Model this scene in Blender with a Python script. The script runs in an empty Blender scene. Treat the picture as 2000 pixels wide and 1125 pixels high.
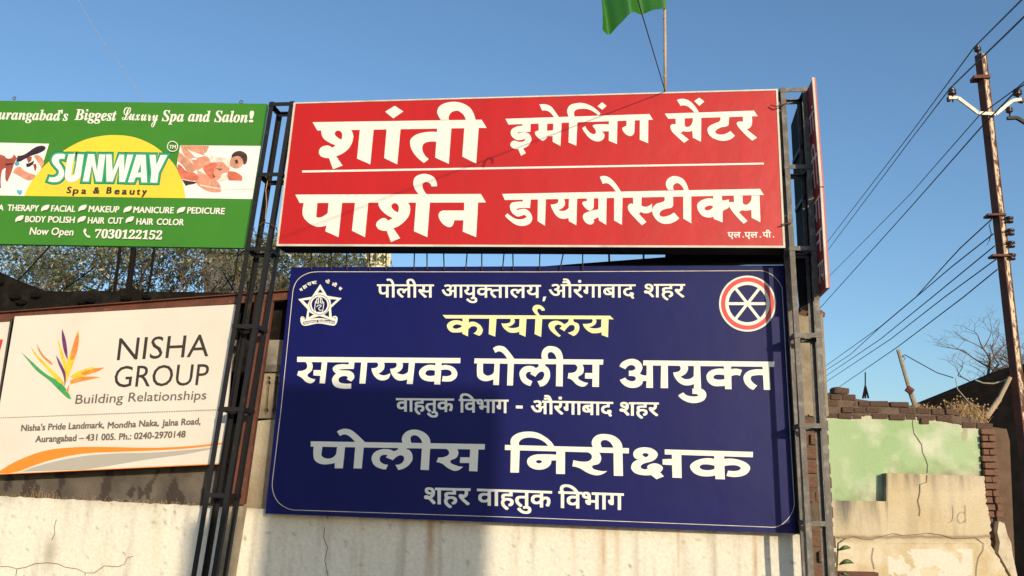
import bpy, bmesh, math, random
from mathutils import Vector, Matrix, noise
from mathutils.geometry import tessellate_polygon
R = math.radians
random.seed(7)
S = bpy.context.scene
COL = S.collection

# ------------------------------------------------------------------ camera
FPX = 1600.0                                   # focal length in pixels of the 2000 px wide picture
CAM = Vector((2.071, -4.840, 1.647))
PITCH, YAW, ROLL = R(14.25), R(-7.53), R(2.08)
fwd = Vector((math.sin(YAW)*math.cos(PITCH), math.cos(YAW)*math.cos(PITCH), math.sin(PITCH)))
r0 = Vector((math.cos(YAW), -math.sin(YAW), 0)); u0 = r0.cross(fwd)
rt = r0*math.cos(ROLL) + u0*math.sin(ROLL); up = -r0*math.sin(ROLL) + u0*math.cos(ROLL)
cd = bpy.data.cameras.new('camera'); cam = bpy.data.objects.new('camera', cd); COL.objects.link(cam)
m3 = Matrix((rt, up, -fwd)).transposed().to_4x4(); m3.translation = CAM
cam.matrix_world = m3
cd.sensor_width = 36; cd.lens = FPX/2000*36; cd.clip_start = .05; cd.clip_end = 4000
S.camera = cam

# ------------------------------------------------------------------ sky, sun, exposure
SUN_EL, SUN_AZ = R(11.5), R(30.0)              # low sun behind the viewer, to the right
sdir = Vector((math.sin(SUN_AZ)*math.cos(SUN_EL), -math.cos(SUN_AZ)*math.cos(SUN_EL), math.sin(SUN_EL)))
w = bpy.data.worlds.new('World'); S.world = w; w.use_nodes = True
nt = w.node_tree; bg = nt.nodes['Background']
sk = nt.nodes.new('ShaderNodeTexSky'); sk.sky_type = 'NISHITA'; sk.sun_disc = False
sk.sun_elevation = SUN_EL; sk.sun_rotation = math.atan2(sdir.x, sdir.y); sk.altitude = 500
sk.air_density = 1.2; sk.dust_density = 1.5; sk.ozone_density = 3.7
nt.links.new(sk.outputs[0], bg.inputs[0]); bg.inputs[1].default_value = 0.15
sl = bpy.data.lights.new('sun', 'SUN'); sl.energy = 2.9; sl.angle = R(0.5); sl.color = (1.0, .86, .64)
so = bpy.data.objects.new('sun', sl); COL.objects.link(so); so.location = (8, -12, 6)
so.rotation_euler = (-sdir).to_track_quat('-Z', 'Y').to_euler()
S.view_settings.view_transform = 'Standard'; S.view_settings.look = 'None'
S.view_settings.exposure = 0.45; S.view_settings.gamma = 1; S.view_settings.use_curve_mapping = False
S.cycles.max_bounces = 6

# ------------------------------------------------------------------ helpers
def P(px, py, Y):
    """the point at depth Y (a plane parallel to the signboards) seen at a place of the photograph"""
    d = fwd + rt*((px-1000)/FPX) - up*((py-562.5)/FPX)
    return CAM + d*((Y-CAM.y)/d.y)
def proj(p):
    v = p-CAM; z = v.dot(fwd)
    return (1000+FPX*v.dot(rt)/z, 562.5-FPX*v.dot(up)/z)

def mat(name, col, rough=.6, metal=0., spec=.5, n=None, n2=None, bump=0., bscale=60, stretch=(1,1,1)):
    """principled; n=(scale, colour2, lo, hi) mixes a second colour through noise"""
    m = bpy.data.materials.new(name); m.use_nodes = True; t = m.node_tree; N = t.nodes; L = t.links
    b = N['Principled BSDF']; b.inputs['Base Color'].default_value = (*col, 1)
    b.inputs['Roughness'].default_value = rough; b.inputs['Metallic'].default_value = metal
    b.inputs['Specular IOR Level'].default_value = spec
    tc = N.new('ShaderNodeTexCoord'); mp = N.new('ShaderNodeMapping'); mp.inputs['Scale'].default_value = stretch
    L.new(tc.outputs['Object'], mp.inputs[0])
    prev = None
    for k in (n, n2):
        if not k: continue
        no = N.new('ShaderNodeTexNoise'); no.inputs['Scale'].default_value = k[0]; no.inputs['Detail'].default_value = 7
        no.inputs['Roughness'].default_value = .62
        L.new(mp.outputs[0], no.inputs['Vector'])
        rp = N.new('ShaderNodeMapRange'); rp.inputs[1].default_value = k[2]; rp.inputs[2].default_value = k[3]
        L.new(no.outputs[0], rp.inputs[0])
        mx = N.new('ShaderNodeMix'); mx.data_type = 'RGBA'
        L.new(rp.outputs[0], mx.inputs[0])
        if prev: L.new(prev, mx.inputs[6])
        else: mx.inputs[6].default_value = (*col, 1)
        mx.inputs[7].default_value = (*k[1], 1)
        prev = mx.outputs[2]
    if prev: L.new(prev, b.inputs['Base Color'])
    if bump:
        no = N.new('ShaderNodeTexNoise'); no.inputs['Scale'].default_value = bscale; no.inputs['Detail'].default_value = 6
        L.new(tc.outputs['Object'], no.inputs['Vector'])
        bp = N.new('ShaderNodeBump'); bp.inputs['Strength'].default_value = bump; bp.inputs['Distance'].default_value = .01
        L.new(no.outputs[0], bp.inputs['Height']); L.new(bp.outputs[0], b.inputs['Normal'])
    return m
def vmat(name, rough=.85, bump=.3, bscale=40, tint=.07):
    """base colour from the mesh's own stain map, with fine grain"""
    m = bpy.data.materials.new(name); m.use_nodes = True; t = m.node_tree; N = t.nodes; L = t.links
    b = N['Principled BSDF']; b.inputs['Roughness'].default_value = rough; b.inputs['Specular IOR Level'].default_value = .25
    a = N.new('ShaderNodeAttribute'); a.attribute_name = 'Col'
    tc = N.new('ShaderNodeTexCoord'); no = N.new('ShaderNodeTexNoise'); no.inputs['Scale'].default_value = bscale*1.5
    no.inputs['Detail'].default_value = 8; L.new(tc.outputs['Object'], no.inputs['Vector'])
    rp = N.new('ShaderNodeMapRange'); rp.inputs[1].default_value = .3; rp.inputs[2].default_value = .7
    rp.inputs[3].default_value = 1-tint*1.6; rp.inputs[4].default_value = 1+tint*.6; L.new(no.outputs[0], rp.inputs[0])
    mx = N.new('ShaderNodeMix'); mx.data_type = 'RGBA'; mx.blend_type = 'MULTIPLY'; mx.inputs[0].default_value = 1
    L.new(a.outputs[0], mx.inputs[6]); L.new(rp.outputs[0], mx.inputs[7])
    sp = N.new('ShaderNodeTexVoronoi'); sp.inputs['Scale'].default_value = 34; L.new(tc.outputs['Object'], sp.inputs['Vector'])
    r2 = N.new('ShaderNodeMapRange'); r2.inputs[1].default_value = .03; r2.inputs[2].default_value = .09
    r2.inputs[3].default_value = .55; L.new(sp.outputs['Distance'], r2.inputs[0])
    m2 = N.new('ShaderNodeMix'); m2.data_type = 'RGBA'; m2.blend_type = 'MULTIPLY'; m2.inputs[0].default_value = .35
    L.new(mx.outputs[2], m2.inputs[6]); L.new(r2.outputs[0], m2.inputs[7])
    L.new(m2.outputs[2], b.inputs['Base Color'])
    bp = N.new('ShaderNodeBump'); bp.inputs['Strength'].default_value = bump; bp.inputs['Distance'].default_value = .01
    L.new(no.outputs[0], bp.inputs['Height']); L.new(bp.outputs[0], b.inputs['Normal'])
    return m

M = {}
M['red'] = mat('red_flex', (.50, .006, .003), .42, spec=.42, n=(1.6, (.43, .008, .005), .35, .7), stretch=(6, 1, .5), bump=.8, bscale=2.6)
M['white'] = mat('cream_vinyl', (.80, .76, .68), .5, n=(5, (.72, .69, .62), .4, .75), stretch=(12, 1, .6))
M['cream_edge'] = mat('cream_edge', (.62, .57, .47), .6, n=(8, (.38, .33, .25), .45, .8))
M['blue'] = mat('blue_vinyl', (.004, .006, .098), .42, spec=.20, bump=.45, bscale=3, n=(1.5, (.004, .005, .078), .35, .7), n2=(90, (.04, .04, .14), .72, .80))
M['bluewhite'] = mat('white_vinyl', (.78, .76, .66), .45)
M['yellow_l'] = mat('pale_yellow_vinyl', (.80, .73, .36), .45)
M['redring'] = mat('red_vinyl', (.62, .03, .03), .45)
M['green'] = mat('green_flex', (.050, .225, .020), .5, spec=.3, n=(2, (.045, .195, .018), .35, .7), bump=.5, bscale=2)
M['yellow'] = mat('yellow_print', (.84, .62, .03), .55, n=(3, (.84, .52, .05), .4, .8))
M['teal'] = mat('teal_print', (.01, .18, .10), .55)
M['teal2'] = mat('bright_green_print', (.02, .33, .14), .55)
M['pinkwhite'] = mat('white_print', (.82, .78, .74), .55)
M['cream'] = mat('cream_flex', (.71, .65, .56), .55, n=(2.5, (.65, .59, .50), .4, .75), bump=.25, bscale=5)
M['ink'] = mat('brown_ink', (.035, .024, .018), .6)
M['greyink'] = mat('grey_ink', (.12, .10, .09), .6)
M['orange'] = mat('orange_print', (.85, .24, .02), .55)
M['grey'] = mat('grey_print', (.42, .38, .32), .55)
M['steel_dk'] = mat('black_painted_steel', (.012, .011, .011), .55, spec=.3, n=(14, (.05, .025, .016), .58, .72), bump=.15, bscale=90)
M['steel_gr'] = mat('weathered_grey_steel', (.115, .100, .085), .6, metal=.1, n=(22, (.24, .22, .19), .47, .7), n2=(9, (.09, .06, .045), .58, .7), bump=.2, bscale=90)
M['rust'] = mat('rusty_steel', (.15, .045, .022), .75, n=(6, (.07, .025, .016), .4, .7), n2=(30, (.25, .11, .05), .6, .75), bump=.3, bscale=60)
M['pole'] = mat('rust_and_peeling_paint', (.10, .035, .018), .55, metal=.2, n=(5, (.60, .50, .34), .44, .50), n2=(13, (.12, .04, .02), .52, .60), stretch=(2.5, 2.5, .8), bump=.3, bscale=30)
M['brick'] = mat('old_brick', (.24, .115, .065), .9, n=(5, (.13, .07, .05), .4, .7), n2=(25, (.38, .24, .16), .58, .75), bump=.7, bscale=40)
M['brick_dark'] = mat('weathered_brick', (.135, .075, .048), .95, n=(6, (.07, .042, .03), .4, .7), n2=(25, (.24, .16, .11), .6, .78), bump=.9, bscale=30)
M['mortar'] = mat('mud_mortar', (.15, .105, .07), .95, n=(10, (.08, .055, .04), .4, .7), bump=.9, bscale=30)
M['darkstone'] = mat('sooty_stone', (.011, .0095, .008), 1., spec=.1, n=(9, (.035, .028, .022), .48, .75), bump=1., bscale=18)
M['greystone'] = mat('stained_concrete', (.14, .12, .10), .95, n=(5, (.05, .042, .036), .4, .7), n2=(30, (.22, .19, .15), .55, .8), bump=.7, bscale=25)
M['cement'] = mat('cement_plaster', (.33, .27, .19), .95, n=(8, (.20, .16, .11), .4, .75), bump=.7, bscale=30)
M['black'] = mat('black_cable', (.008, .008, .010), .6)
M['dark'] = mat('dark_sheet_metal', (.010, .009, .010), .8, spec=.15)
M['porc'] = mat('brown_porcelain', (.035, .018, .014), .25, spec=.8)
M['galv'] = mat('galvanised_steel', (.46, .44, .38), .5, metal=.3, n=(12, (.28, .25, .2), .45, .75))
M['bamboo'] = mat('bamboo', (.46, .34, .22), .6, n=(6, (.34, .24, .15), .4, .7))
M['flag'] = mat('green_satin', (.045, .20, .012), .32, spec=.9, n=(3, (.035, .16, .012), .4, .7))
_t = M['flag'].node_tree; _b = _t.nodes['Principled BSDF']; _tr = _t.nodes.new('ShaderNodeBsdfTranslucent'); _tr.inputs[0].default_value = (.10, .42, .02, 1)
_mx = _t.nodes.new('ShaderNodeMixShader'); _mx.inputs[0].default_value = .4; _t.links.new(_b.outputs[0], _mx.inputs[1]); _t.links.new(_tr.outputs[0], _mx.inputs[2])
_t.links.new(_mx.outputs[0], _t.nodes['Material Output'].inputs[0])
M['sidered'] = mat('faded_red_board', (.30, .02, .025), .6, n=(6, (.20, .018, .02), .4, .7))
M['pink'] = mat('faded_pink_edge', (.50, .14, .12), .6)
M['plaster_chip'] = mat('cream_plaster_chip', (.60, .52, .38), .95, n=(9, (.40, .31, .2), .45, .75), bump=.6, bscale=30)
M['soil'] = mat('dusty_ground', (.24, .19, .14), .95, n=(1.5, (.17, .13, .10), .4, .7), bump=.5, bscale=8)
M['asphalt'] = mat('asphalt', (.055, .052, .05), .9, n=(30, (.08, .075, .07), .4, .7), bump=.5, bscale=60)
M['bark'] = mat('tree_bark', (.13, .085, .05), .9, n=(7, (.25, .17, .11), .5, .7), bump=.6, bscale=20)
M['barkdk'] = mat('dark_bark', (.012, .009, .008), 1., spec=.1, bump=.6, bscale=20)
M['leaf'] = mat('olive_leaves', (.12, .125, .045), .38, spec=.8, n=(2, (.055, .070, .022), .35, .65), n2=(5, (.26, .24, .12), .52, .66))
M['leaf2'] = mat('broad_leaf', (.12, .16, .05), .5, n=(5, (.06, .09, .03), .4, .7))
M['straw'] = mat('dry_grass', (.38, .25, .12), .9, n=(8, (.22, .13, .06), .4, .7))
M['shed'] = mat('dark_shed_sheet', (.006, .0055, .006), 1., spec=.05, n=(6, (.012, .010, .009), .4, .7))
M['shedbrown'] = mat('brown_mud_wall', (.16, .10, .06), .95, n=(5, (.10, .06, .04), .4, .7), bump=.5)
M['crack'] = mat('crack_dark', (.17, .13, .09), 1)
M['plaster'] = vmat('stained_plaster')
M['minaret'] = mat('pale_yellow_paint', (.72, .66, .42), .7, n=(4, (.6, .55, .38), .4, .7))
M['window'] = mat('dark_window', (.05, .06, .02), .3)

def tag(o, label=None, cat=None, group=None, kind=None):
    if label: o['label'] = label
    if cat: o['category'] = cat
    if group: o['group'] = group
    if kind: o['kind'] = kind
    return o
def empty(name, loc, label=None, cat=None, group=None):
    o = bpy.data.objects.new(name, None); o.location = loc; o.empty_display_size = .1; COL.objects.link(o)
    return tag(o, label, cat, group)
class MB:
    def __init__(s): s.v = []; s.f = []
    def add(s, v, f):
        k = len(s.v); s.v += [Vector(q) for q in v]; s.f += [tuple(i+k for i in g) for g in f]
    def box(s, a, b):
        x0, y0, z0 = a; x1, y1, z1 = b
        s.add([(x0,y0,z0),(x1,y0,z0),(x1,y1,z0),(x0,y1,z0),(x0,y0,z1),(x1,y0,z1),(x1,y1,z1),(x0,y1,z1)],
              [(0,3,2,1),(4,5,6,7),(0,1,5,4),(1,2,6,5),(2,3,7,6),(3,0,4,7)])
    def beam(s, A, B, prof, ref):
        A = Vector(A); B = Vector(B); d = (B-A).normalized(); ref = Vector(ref)
        u = ref.cross(d).normalized(); v = d.cross(u)          # v follows ref
        n = len(prof); vs = [A+u*p[0]+v*p[1] for p in prof]+[B+u*p[0]+v*p[1] for p in prof]
        fs = [(i, (i+1) % n, n+(i+1) % n, n+i) for i in range(n)]
        tri = tessellate_polygon([[Vector((p[0], p[1], 0)) for p in prof]])
        fs += [tuple(t) for t in tri]+[tuple(n+i for i in reversed(t)) for t in tri]
        s.add(vs, fs)
    def tube(s, pts, rad, n=6, cap=True):
        pts = [Vector(p) for p in pts]; k0 = len(s.v); m = len(pts)
        rs = rad if isinstance(rad, (list, tuple)) else [rad]*m
        for i, p in enumerate(pts):
            d = (pts[min(i+1, m-1)]-pts[max(i-1, 0)]).normalized()
            a = d.cross(Vector((0, 0, 1)) if abs(d.z) < .9 else Vector((1, 0, 0))).normalized(); b = d.cross(a)
            for j in range(n):
                t = 2*math.pi*j/n; s.v.append(p+(a*math.cos(t)+b*math.sin(t))*rs[i])
        for i in range(m-1):
            for j in range(n):
                s.f.append((k0+i*n+j, k0+i*n+(j+1) % n, k0+(i+1)*n+(j+1) % n, k0+(i+1)*n+j))
        if cap:
            s.f.append(tuple(k0+j for j in range(n))[::-1]); s.f.append(tuple(k0+(m-1)*n+j for j in range(n)))
    def lathe(s, prof, base, axis=(0, 0, 1), n=14):
        base = Vector(base); ax = Vector(axis).normalized()
        a = ax.cross(Vector((1, .3, .1))).normalized(); b = ax.cross(a); k0 = len(s.v); m = len(prof)
        for r_, h in prof:
            for j in range(n):
                t = 2*math.pi*j/n; s.v.append(base+ax*h+(a*math.cos(t)+b*math.sin(t))*r_)
        for i in range(m-1):
            for j in range(n):
                s.f.append((k0+i*n+j, k0+i*n+(j+1) % n, k0+(i+1)*n+(j+1) % n, k0+(i+1)*n+j))
        s.f.append(tuple(k0+j for j in range(n))[::-1]); s.f.append(tuple(k0+(m-1)*n+j for j in range(n)))
    def slab(s, loops, depth):
        """loops of world points in a plane Y=const (first outer, others holes), extruded backwards"""
        loops = [[Vector(p) for p in l] for l in loops]
        flat = [p for l in loops for p in l]; n = len(flat)
        tri = tessellate_polygon([[Vector((p.x, p.z, 0)) for p in l] for l in loops])
        f = []
        for t in tri:
            a, b, c = [flat[i] for i in t]
            f.append(tuple(t) if (b-a).cross(c-a).y < 0 else tuple(reversed(t)))
        back = [tuple(n+i for i in reversed(t)) for t in f]
        v = flat+[p+Vector((0, depth, 0)) for p in flat]
        if depth:
            f += back; k = 0
            for l in loops:
                m = len(l)
                for i in range(m): f.append((k+i, k+(i+1) % m, n+k+(i+1) % m, n+k+i))
                k += m
        else: v = flat
        s.add(v, f)
    def build(s, name, m, parent=None, smooth=False):
        me = bpy.data.meshes.new(name); me.from_pydata([tuple(p) for p in s.v], [], s.f); me.update()
        if smooth: me.polygons.foreach_set('use_smooth', [True]*len(me.polygons))
        o = bpy.data.objects.new(name, me); me.materials.append(m); COL.objects.link(o)
        if parent:
            o.parent = parent; o.matrix_parent_inverse = Matrix.Translation(-parent.location)
        return o
def recalc(o):
    bm = bmesh.new(); bm.from_mesh(o.data); bmesh.ops.recalc_face_normals(bm, faces=bm.faces); bm.to_mesh(o.data); bm.free(); return o

# ---- flat print: outlines traced with smooth ('~') and corner points
def curve(pts, close=True, seg=5):
    n = len(pts); out = []
    for i in range(n if close else n-1):
        a, sa = pts[i]; b, sb = pts[(i+1) % n]; out.append(a)
        if not (sa or sb): continue
        ch = b-a; L = ch.length
        if L < 1e-6: continue
        def tan(k):
            p = pts[(k-1) % n][0]; q = pts[(k+1) % n][0]; d = q-p
            return d.normalized()*L if d.length > 0 else ch
        ma = tan(i) if sa else None; mb = tan((i+1) % n) if sb else None
        if not close and i == 0: ma = None
        if not close and i == n-2: mb = None
        if ma is None and mb is None: continue
        if ma is None: ma = ch*2-mb
        if mb is None: mb = ch*2-ma
        for k in range(1, seg):
            t = k/seg; t2 = t*t; t3 = t2*t
            out.append(a*(2*t3-3*t2+1)+ma*(t3-2*t2+t)+b*(3*t2-2*t3)+mb*(t3-t2))
    if not close: out.append(pts[-1][0])
    return out
def parse(s, B):
    ox, oy, k = B; loops = []
    for part in s.split('|'):
        pts = []
        for tk in part.split():
            sm = tk.endswith('~'); x, y = tk.rstrip('~').split(',')
            pts.append((Vector((ox+float(x)/k, oy+float(y)/k)), sm))
        loops.append(pts)
    return loops
def grow(l, d):
    """outline moved outwards by d"""
    n = len(l); A = sum(l[i].x*l[(i+1) % n].y-l[(i+1) % n].x*l[i].y for i in range(n)); sg = 1 if A > 0 else -1
    out = []
    for i in range(n):
        a = (l[i]-l[i-1]); b = (l[(i+1) % n]-l[i])
        if a.length < 1e-9 or b.length < 1e-9: out.append(l[i].copy()); continue
        na = Vector((a.y, -a.x)).normalized()*sg; nb = Vector((b.y, -b.x)).normalized()*sg
        m = na+nb
        if m.length < .3: m = nb
        m = m.normalized(); c = max(.55, m.dot(nb)); out.append(l[i]+m*(d/c))
    return out
class Print:
    """stack of flat shapes lying on a board at depth Y"""
    def __init__(s, Y, lay=0): s.Y = Y-.0012; s.lay = lay; s.mb = MB()
    def loops(s, loops, dY=None):
        Y = s.Y-s.lay*.00008; s.lay += 1
        s.mb.slab([[P(p.x, p.y, Y) for p in l] for l in loops], 0)
    def poly(s, B, txt, g=0):
        for line in txt.strip().split('\n'):
            line = line.strip()
            if not line: continue
            L = [curve(l) for l in parse(line, B)]
            if g: L = [grow(L[0], g)]
            s.loops(L)
    def stroke(s, B, txt, wd, close=False):
        for line in txt.strip().split('\n'):
            line = line.strip()
            if not line: continue
            c = curve(parse(line, B)[0], close)
            n = len(c); le = []; ri = []
            for i, p in enumerate(c):
                d = (c[(i+1) % n if close else min(i+1, n-1)]-c[(i-1) % n if close else max(i-1, 0)])
                d = d.normalized() if d.length > 0 else Vector((1, 0)); q = Vector((-d.y, d.x))*wd/2
                le.append(p+q); ri.append(p-q)
            Y = s.Y-s.lay*.00008; s.lay += 1
            vs = [P(p.x, p.y, Y) for p in le]+[P(p.x, p.y, Y) for p in ri]
            s.mb.add(vs, [(i, (i+1) % n, n+(i+1) % n, n+i) for i in range(n if close else n-1)])
    def ring(s, cx, cy, r1, r0_=0, ry=1., n=48):
        a = [Vector((cx+r1*math.cos(2*math.pi*i/n), cy+r1*ry*math.sin(2*math.pi*i/n))) for i in range(n)]
        L = [a]
        if r0_: L.append([Vector((cx+r0_*math.cos(2*math.pi*i/n), cy+r0_*ry*math.sin(2*math.pi*i/n))) for i in range(n)])
        s.loops(L)
    def text(s, B, txt, x0, x1, yt0, yt1, h, bold=0., shear=0., top=.622, cp=None, rot=None):
        """text fitted between x0 and x1; (yt0, yt1) = y of the letter tops at both ends, h = top-to-baseline"""
        ox, oy, k = B; vs, fs = glyphs(txt)
        xs = [v[0]+v[1]*0 for v in vs]; a, b = min(xs), max(xs)
        for dx, dy in ([(0, 0)] if not bold else [(-bold, -bold*.6), (bold, -bold*.6), (-bold, bold*.6), (bold, bold*.6), (0, 0)]):
            Y = s.Y-s.lay*.00008; s.lay += 1; pts = []
            for x, y in vs:
                t = (x-a)/(b-a); X = x0+(x1-x0)*t; yt = yt0+(yt1-yt0)*t
                yy = yt+(top-y)/top*h; X += shear*(y/top)*h
                X += dx; yy += dy
                if rot:
                    cx, cy, an = rot; ddx = X-cx; ddy = yy-cy
                    X = cx+ddx*math.cos(an)-ddy*math.sin(an); yy = cy+ddx*math.sin(an)+ddy*math.cos(an)
                pts.append(P(ox+X/k, oy+yy/k, Y))
            s.mb.add(pts, fs)
    def build(s, m, parent, label=None, name='lettering'):
        o = s.mb.build(name, m, parent)
        if label: o['label'] = label
        return o
_g = {}
def glyphs(t):
    if t not in _g:
        c = bpy.data.curves.new('t', 'FONT'); c.body = t; c.resolution_u = 3
        o = bpy.data.objects.new('t', c); COL.objects.link(o); bpy.context.view_layer.update()
        me = o.evaluated_get(bpy.context.evaluated_depsgraph_get()).to_mesh()
        _g[t] = ([(v.co.x, v.co.y) for v in me.vertices], [tuple(p.vertices) for p in me.polygons])
        bpy.data.objects.remove(o); bpy.data.curves.remove(c)
    return _g[t]
def serif(s, u=0x1D468, l=0x1D482, d=0x1D7CE):
    return ''.join(chr(u+ord(c)-65) if 'A' <= c <= 'Z' else chr(l+ord(c)-97) if 'a' <= c <= 'z' else chr(d+ord(c)-48) if c.isdigit() else c for c in s)
PX = (0, 0, 1)
YR, YB, YG, YN = -.20, 0., -.17, .03            # depth of the red, blue, green and cream boards

# ------------------------------------------------------------------ ground
mb = MB(); mb.box((-400, -400, -.5), (400, 400, 0)); tag(mb.build('ground', M['soil']), kind='structure')
mb = MB(); mb.box((-200, -9.5, .004), (200, -2.2, .012)); tag(mb.build('road', M['asphalt']), kind='structure')
# ------------------------------------------------------------------ walls
def fbm(x, y, z=0., o=4): return noise.fractal(Vector((x, y, z)), 1., 2., o)
def mixc(a, b, t):
    t = max(0., min(1., t)); return tuple(a[i]*(1-t)+b[i]*t for i in range(3))
def qgrid(name, c, Y, nx, nz, colf, parent=None, edge=None, kind=None, back=0.):
    """front skin between four picture corners (TL, TR, BR, BL); colf(px, py, X, Z) gives its stains"""
    TL, TR, BR, BL = [Vector(q) for q in c]; vs = []; cs = []
    for j in range(nz+1):
        v = j/nz
        for i in range(nx+1):
            u = i/nx; q = (TL*(1-u)+TR*u)*(1-v)+(BL*(1-u)+BR*u)*v
            if edge: q = q+edge(u, v, q)
            p = P(q.x, q.y, Y); vs.append(p+Vector((0, .004*fbm(p.x*3, p.z*3, 5), 0))); cs.append(colf(q.x, q.y, p.x, p.z))
    fs = [(j*(nx+1)+i, (j+1)*(nx+1)+i, (j+1)*(nx+1)+i+1, j*(nx+1)+i+1) for j in range(nz) for i in range(nx)]
    if back:
        k = len(vs); rim = [i for i in range(nx+1)]+[(j*(nx+1)+nx) for j in range(1, nz+1)]+[nz*(nx+1)+i for i in range(nx-1, -1, -1)]+[j*(nx+1) for j in range(nz-1, 0, -1)]
        m = len(rim); vs += [vs[i]+Vector((0, back, 0)) for i in rim]; cs += [cs[i] for i in rim]
        fs += [(rim[i], rim[(i+1) % m], k+(i+1) % m, k+i) for i in range(m)]
    me = bpy.data.meshes.new(name); me.from_pydata([tuple(p) for p in vs], [], fs)
    at = me.color_attributes.new('Col', 'FLOAT_COLOR', 'POINT')
    at.data.foreach_set('color', [x for q in cs for x in (*q, 1.)])
    me.materials.append(M['plaster']); me.update()
    o = bpy.data.objects.new(name, me); COL.objects.link(o)
    if parent: o.parent = parent; o.matrix_parent_inverse = Matrix.Translation(-parent.location)
    return o
YW = .09
def wallcol(px, py, X, Z):
    c = (.76, .71, .60)
    c = mixc(c, (.71, .66, .53), .3+.6*fbm(X*1.3, Z*1.5, 1))
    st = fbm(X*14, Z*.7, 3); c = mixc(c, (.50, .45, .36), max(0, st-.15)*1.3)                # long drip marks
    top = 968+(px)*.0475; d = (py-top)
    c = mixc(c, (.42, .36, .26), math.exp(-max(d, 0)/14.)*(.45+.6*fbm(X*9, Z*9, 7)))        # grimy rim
    for x0, wd, s, y0 in ((842, 7, .95, 1018), (858, 4, .5, 1018), (1178, 6, .75, 1035), (1205, 5, .5, 1035), (1475, 4, .9, 1040), (1326, 3, .6, 1038), (1010, 3, .45, 1030), (707, 3, .3, 1015), (1120, 4, .35, 1035), (640, 3, .3, 1010), (308, 12, .35, 975)):
        xx = x0+2.5*fbm(x0, Z*8, 2)
        c = mixc(c, (.40, .20, .055) if x0 != 308 else (.42, .42, .22), s*math.exp(-((px-xx)/wd)**2)*(.85+.5*fbm(X*6, Z*5, 11))*max(.35, 1-(py-y0)/190.))
    if 60 < px < 130 and py > 1040: c = mixc(c, (.36, .31, .22), .8*math.exp(-((px-93-(1110-py)*.15)/12)**2)*max(0, 1-abs(py-1080)/50))
    sp = noise.noise(Vector((X*30, Z*30, 4)));
    if sp > .5: c = mixc(c, (.30, .26, .20), (sp-.5)*4)
    return c
bw = empty('boundary_wall', P(700, 1060, YW), 'long cream plastered wall with rust streaks and cracks below the boards', 'wall')
zb = 6.0
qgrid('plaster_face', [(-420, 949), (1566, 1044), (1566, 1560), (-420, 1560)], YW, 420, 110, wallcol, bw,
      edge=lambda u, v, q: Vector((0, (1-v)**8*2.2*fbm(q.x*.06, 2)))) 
a = P(-420, 949, YW); b = P(1566, 1044, YW)
mb = MB(); mb.slab([[Vector((a.x, YW+.012, a.z-.01)), Vector((b.x, YW+.012, b.z-.01)), Vector((b.x, YW+.012, -.1)), Vector((a.x, YW+.012, -.1))]], .26)
mb.build('core', M['greystone'], bw)
p = Print(YW-.004)
p.stroke(PX, """0,1106 20,1107 33,1111 50,1108 68,1101 92,1099 112,1101 128,1108 150,1111 166,1119 184,1119 204,1105 230,1107 243,1102 248,1090 260,1086
33,1111 30,1130
166,1119 167,1130
110,1015 106,1030 107,1042 101,1055
634,1030 632,1050 640,1070 634,1095 641,1125""", 1.2)
p.build(M['crack'], bw, name='crack')

# old house behind the left boards
oh = empty('old_masonry_house', P(250, 700, .20), 'old dark sooty masonry house rising behind the cream banner', 'house')
YO = .20
top = [(-300, 470), (-80, 500), (-20, 528), (8, 537), (30, 549), (58, 556), (74, 567), (120, 569), (180, 567), (232, 569), (240, 563), (262, 562), (275, 569), (340, 570), (430, 571), (520, 572), (573, 573)]
pts = []
for i in range(len(top)-1):
    for k in range(4):
        t = k/4; x = top[i][0]*(1-t)+top[i+1][0]*t; y = top[i][1]*(1-t)+top[i+1][1]*t
        pts.append(P(x, y+2.2*fbm(x*.13, y*.1, 3), YO))
L_ = pts+[P(573, 985, YO), P(573, 1010, YO), P(-300, 1010, YO)]
base = [P(x, y, YO) for x, y in ((573, 690), (573, 1010), (-300, 1010))]
mb = MB()
slots = []
for cx in (508, 525, 541.5):
    x0 = cx; x1 = cx-6.5
    prof = [(0, 0), (4, 4), (2, 8), (5, 14), (2.4, 20), (2.4, 62), (5, 68), (2, 74), (0, 79)]
    l = [(x0+(x1-x0)*h/79+w_, 734+h) for w_, h in prof]+[(x0+(x1-x0)*h/79-w_, 734+h) for w_, h in reversed(prof[1:-1])]
    slots.append([P(x, y, YO) for x, y in l])
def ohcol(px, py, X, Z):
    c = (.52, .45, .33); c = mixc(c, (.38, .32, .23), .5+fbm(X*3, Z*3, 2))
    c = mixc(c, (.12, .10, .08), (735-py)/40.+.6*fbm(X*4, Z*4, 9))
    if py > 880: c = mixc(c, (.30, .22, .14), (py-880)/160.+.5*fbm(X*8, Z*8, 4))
    if px < 470: c = mixc((.085, .07, .058), (.15, .125, .10), .5+fbm(X*5, Z*5, 8)+max(0, (px-300)/500))  # stained stone, with some of the banner's shade put into the colour
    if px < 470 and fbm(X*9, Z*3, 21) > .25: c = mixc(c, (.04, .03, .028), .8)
    return c
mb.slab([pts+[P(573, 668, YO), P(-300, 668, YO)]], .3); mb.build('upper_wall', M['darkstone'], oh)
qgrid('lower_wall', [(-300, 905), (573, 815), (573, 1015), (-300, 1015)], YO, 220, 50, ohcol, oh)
qgrid('lintel', [(300, 664), (573, 664), (573, 712), (300, 712)], YO-.012, 60, 14, lambda px, py, X, Z: mixc((.30, .27, .22), (.10, .085, .07), .6+fbm(X*6, Z*6, 2) if px < 515 else .1+fbm(X*9, Z*9)), oh, back=.1)
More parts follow.
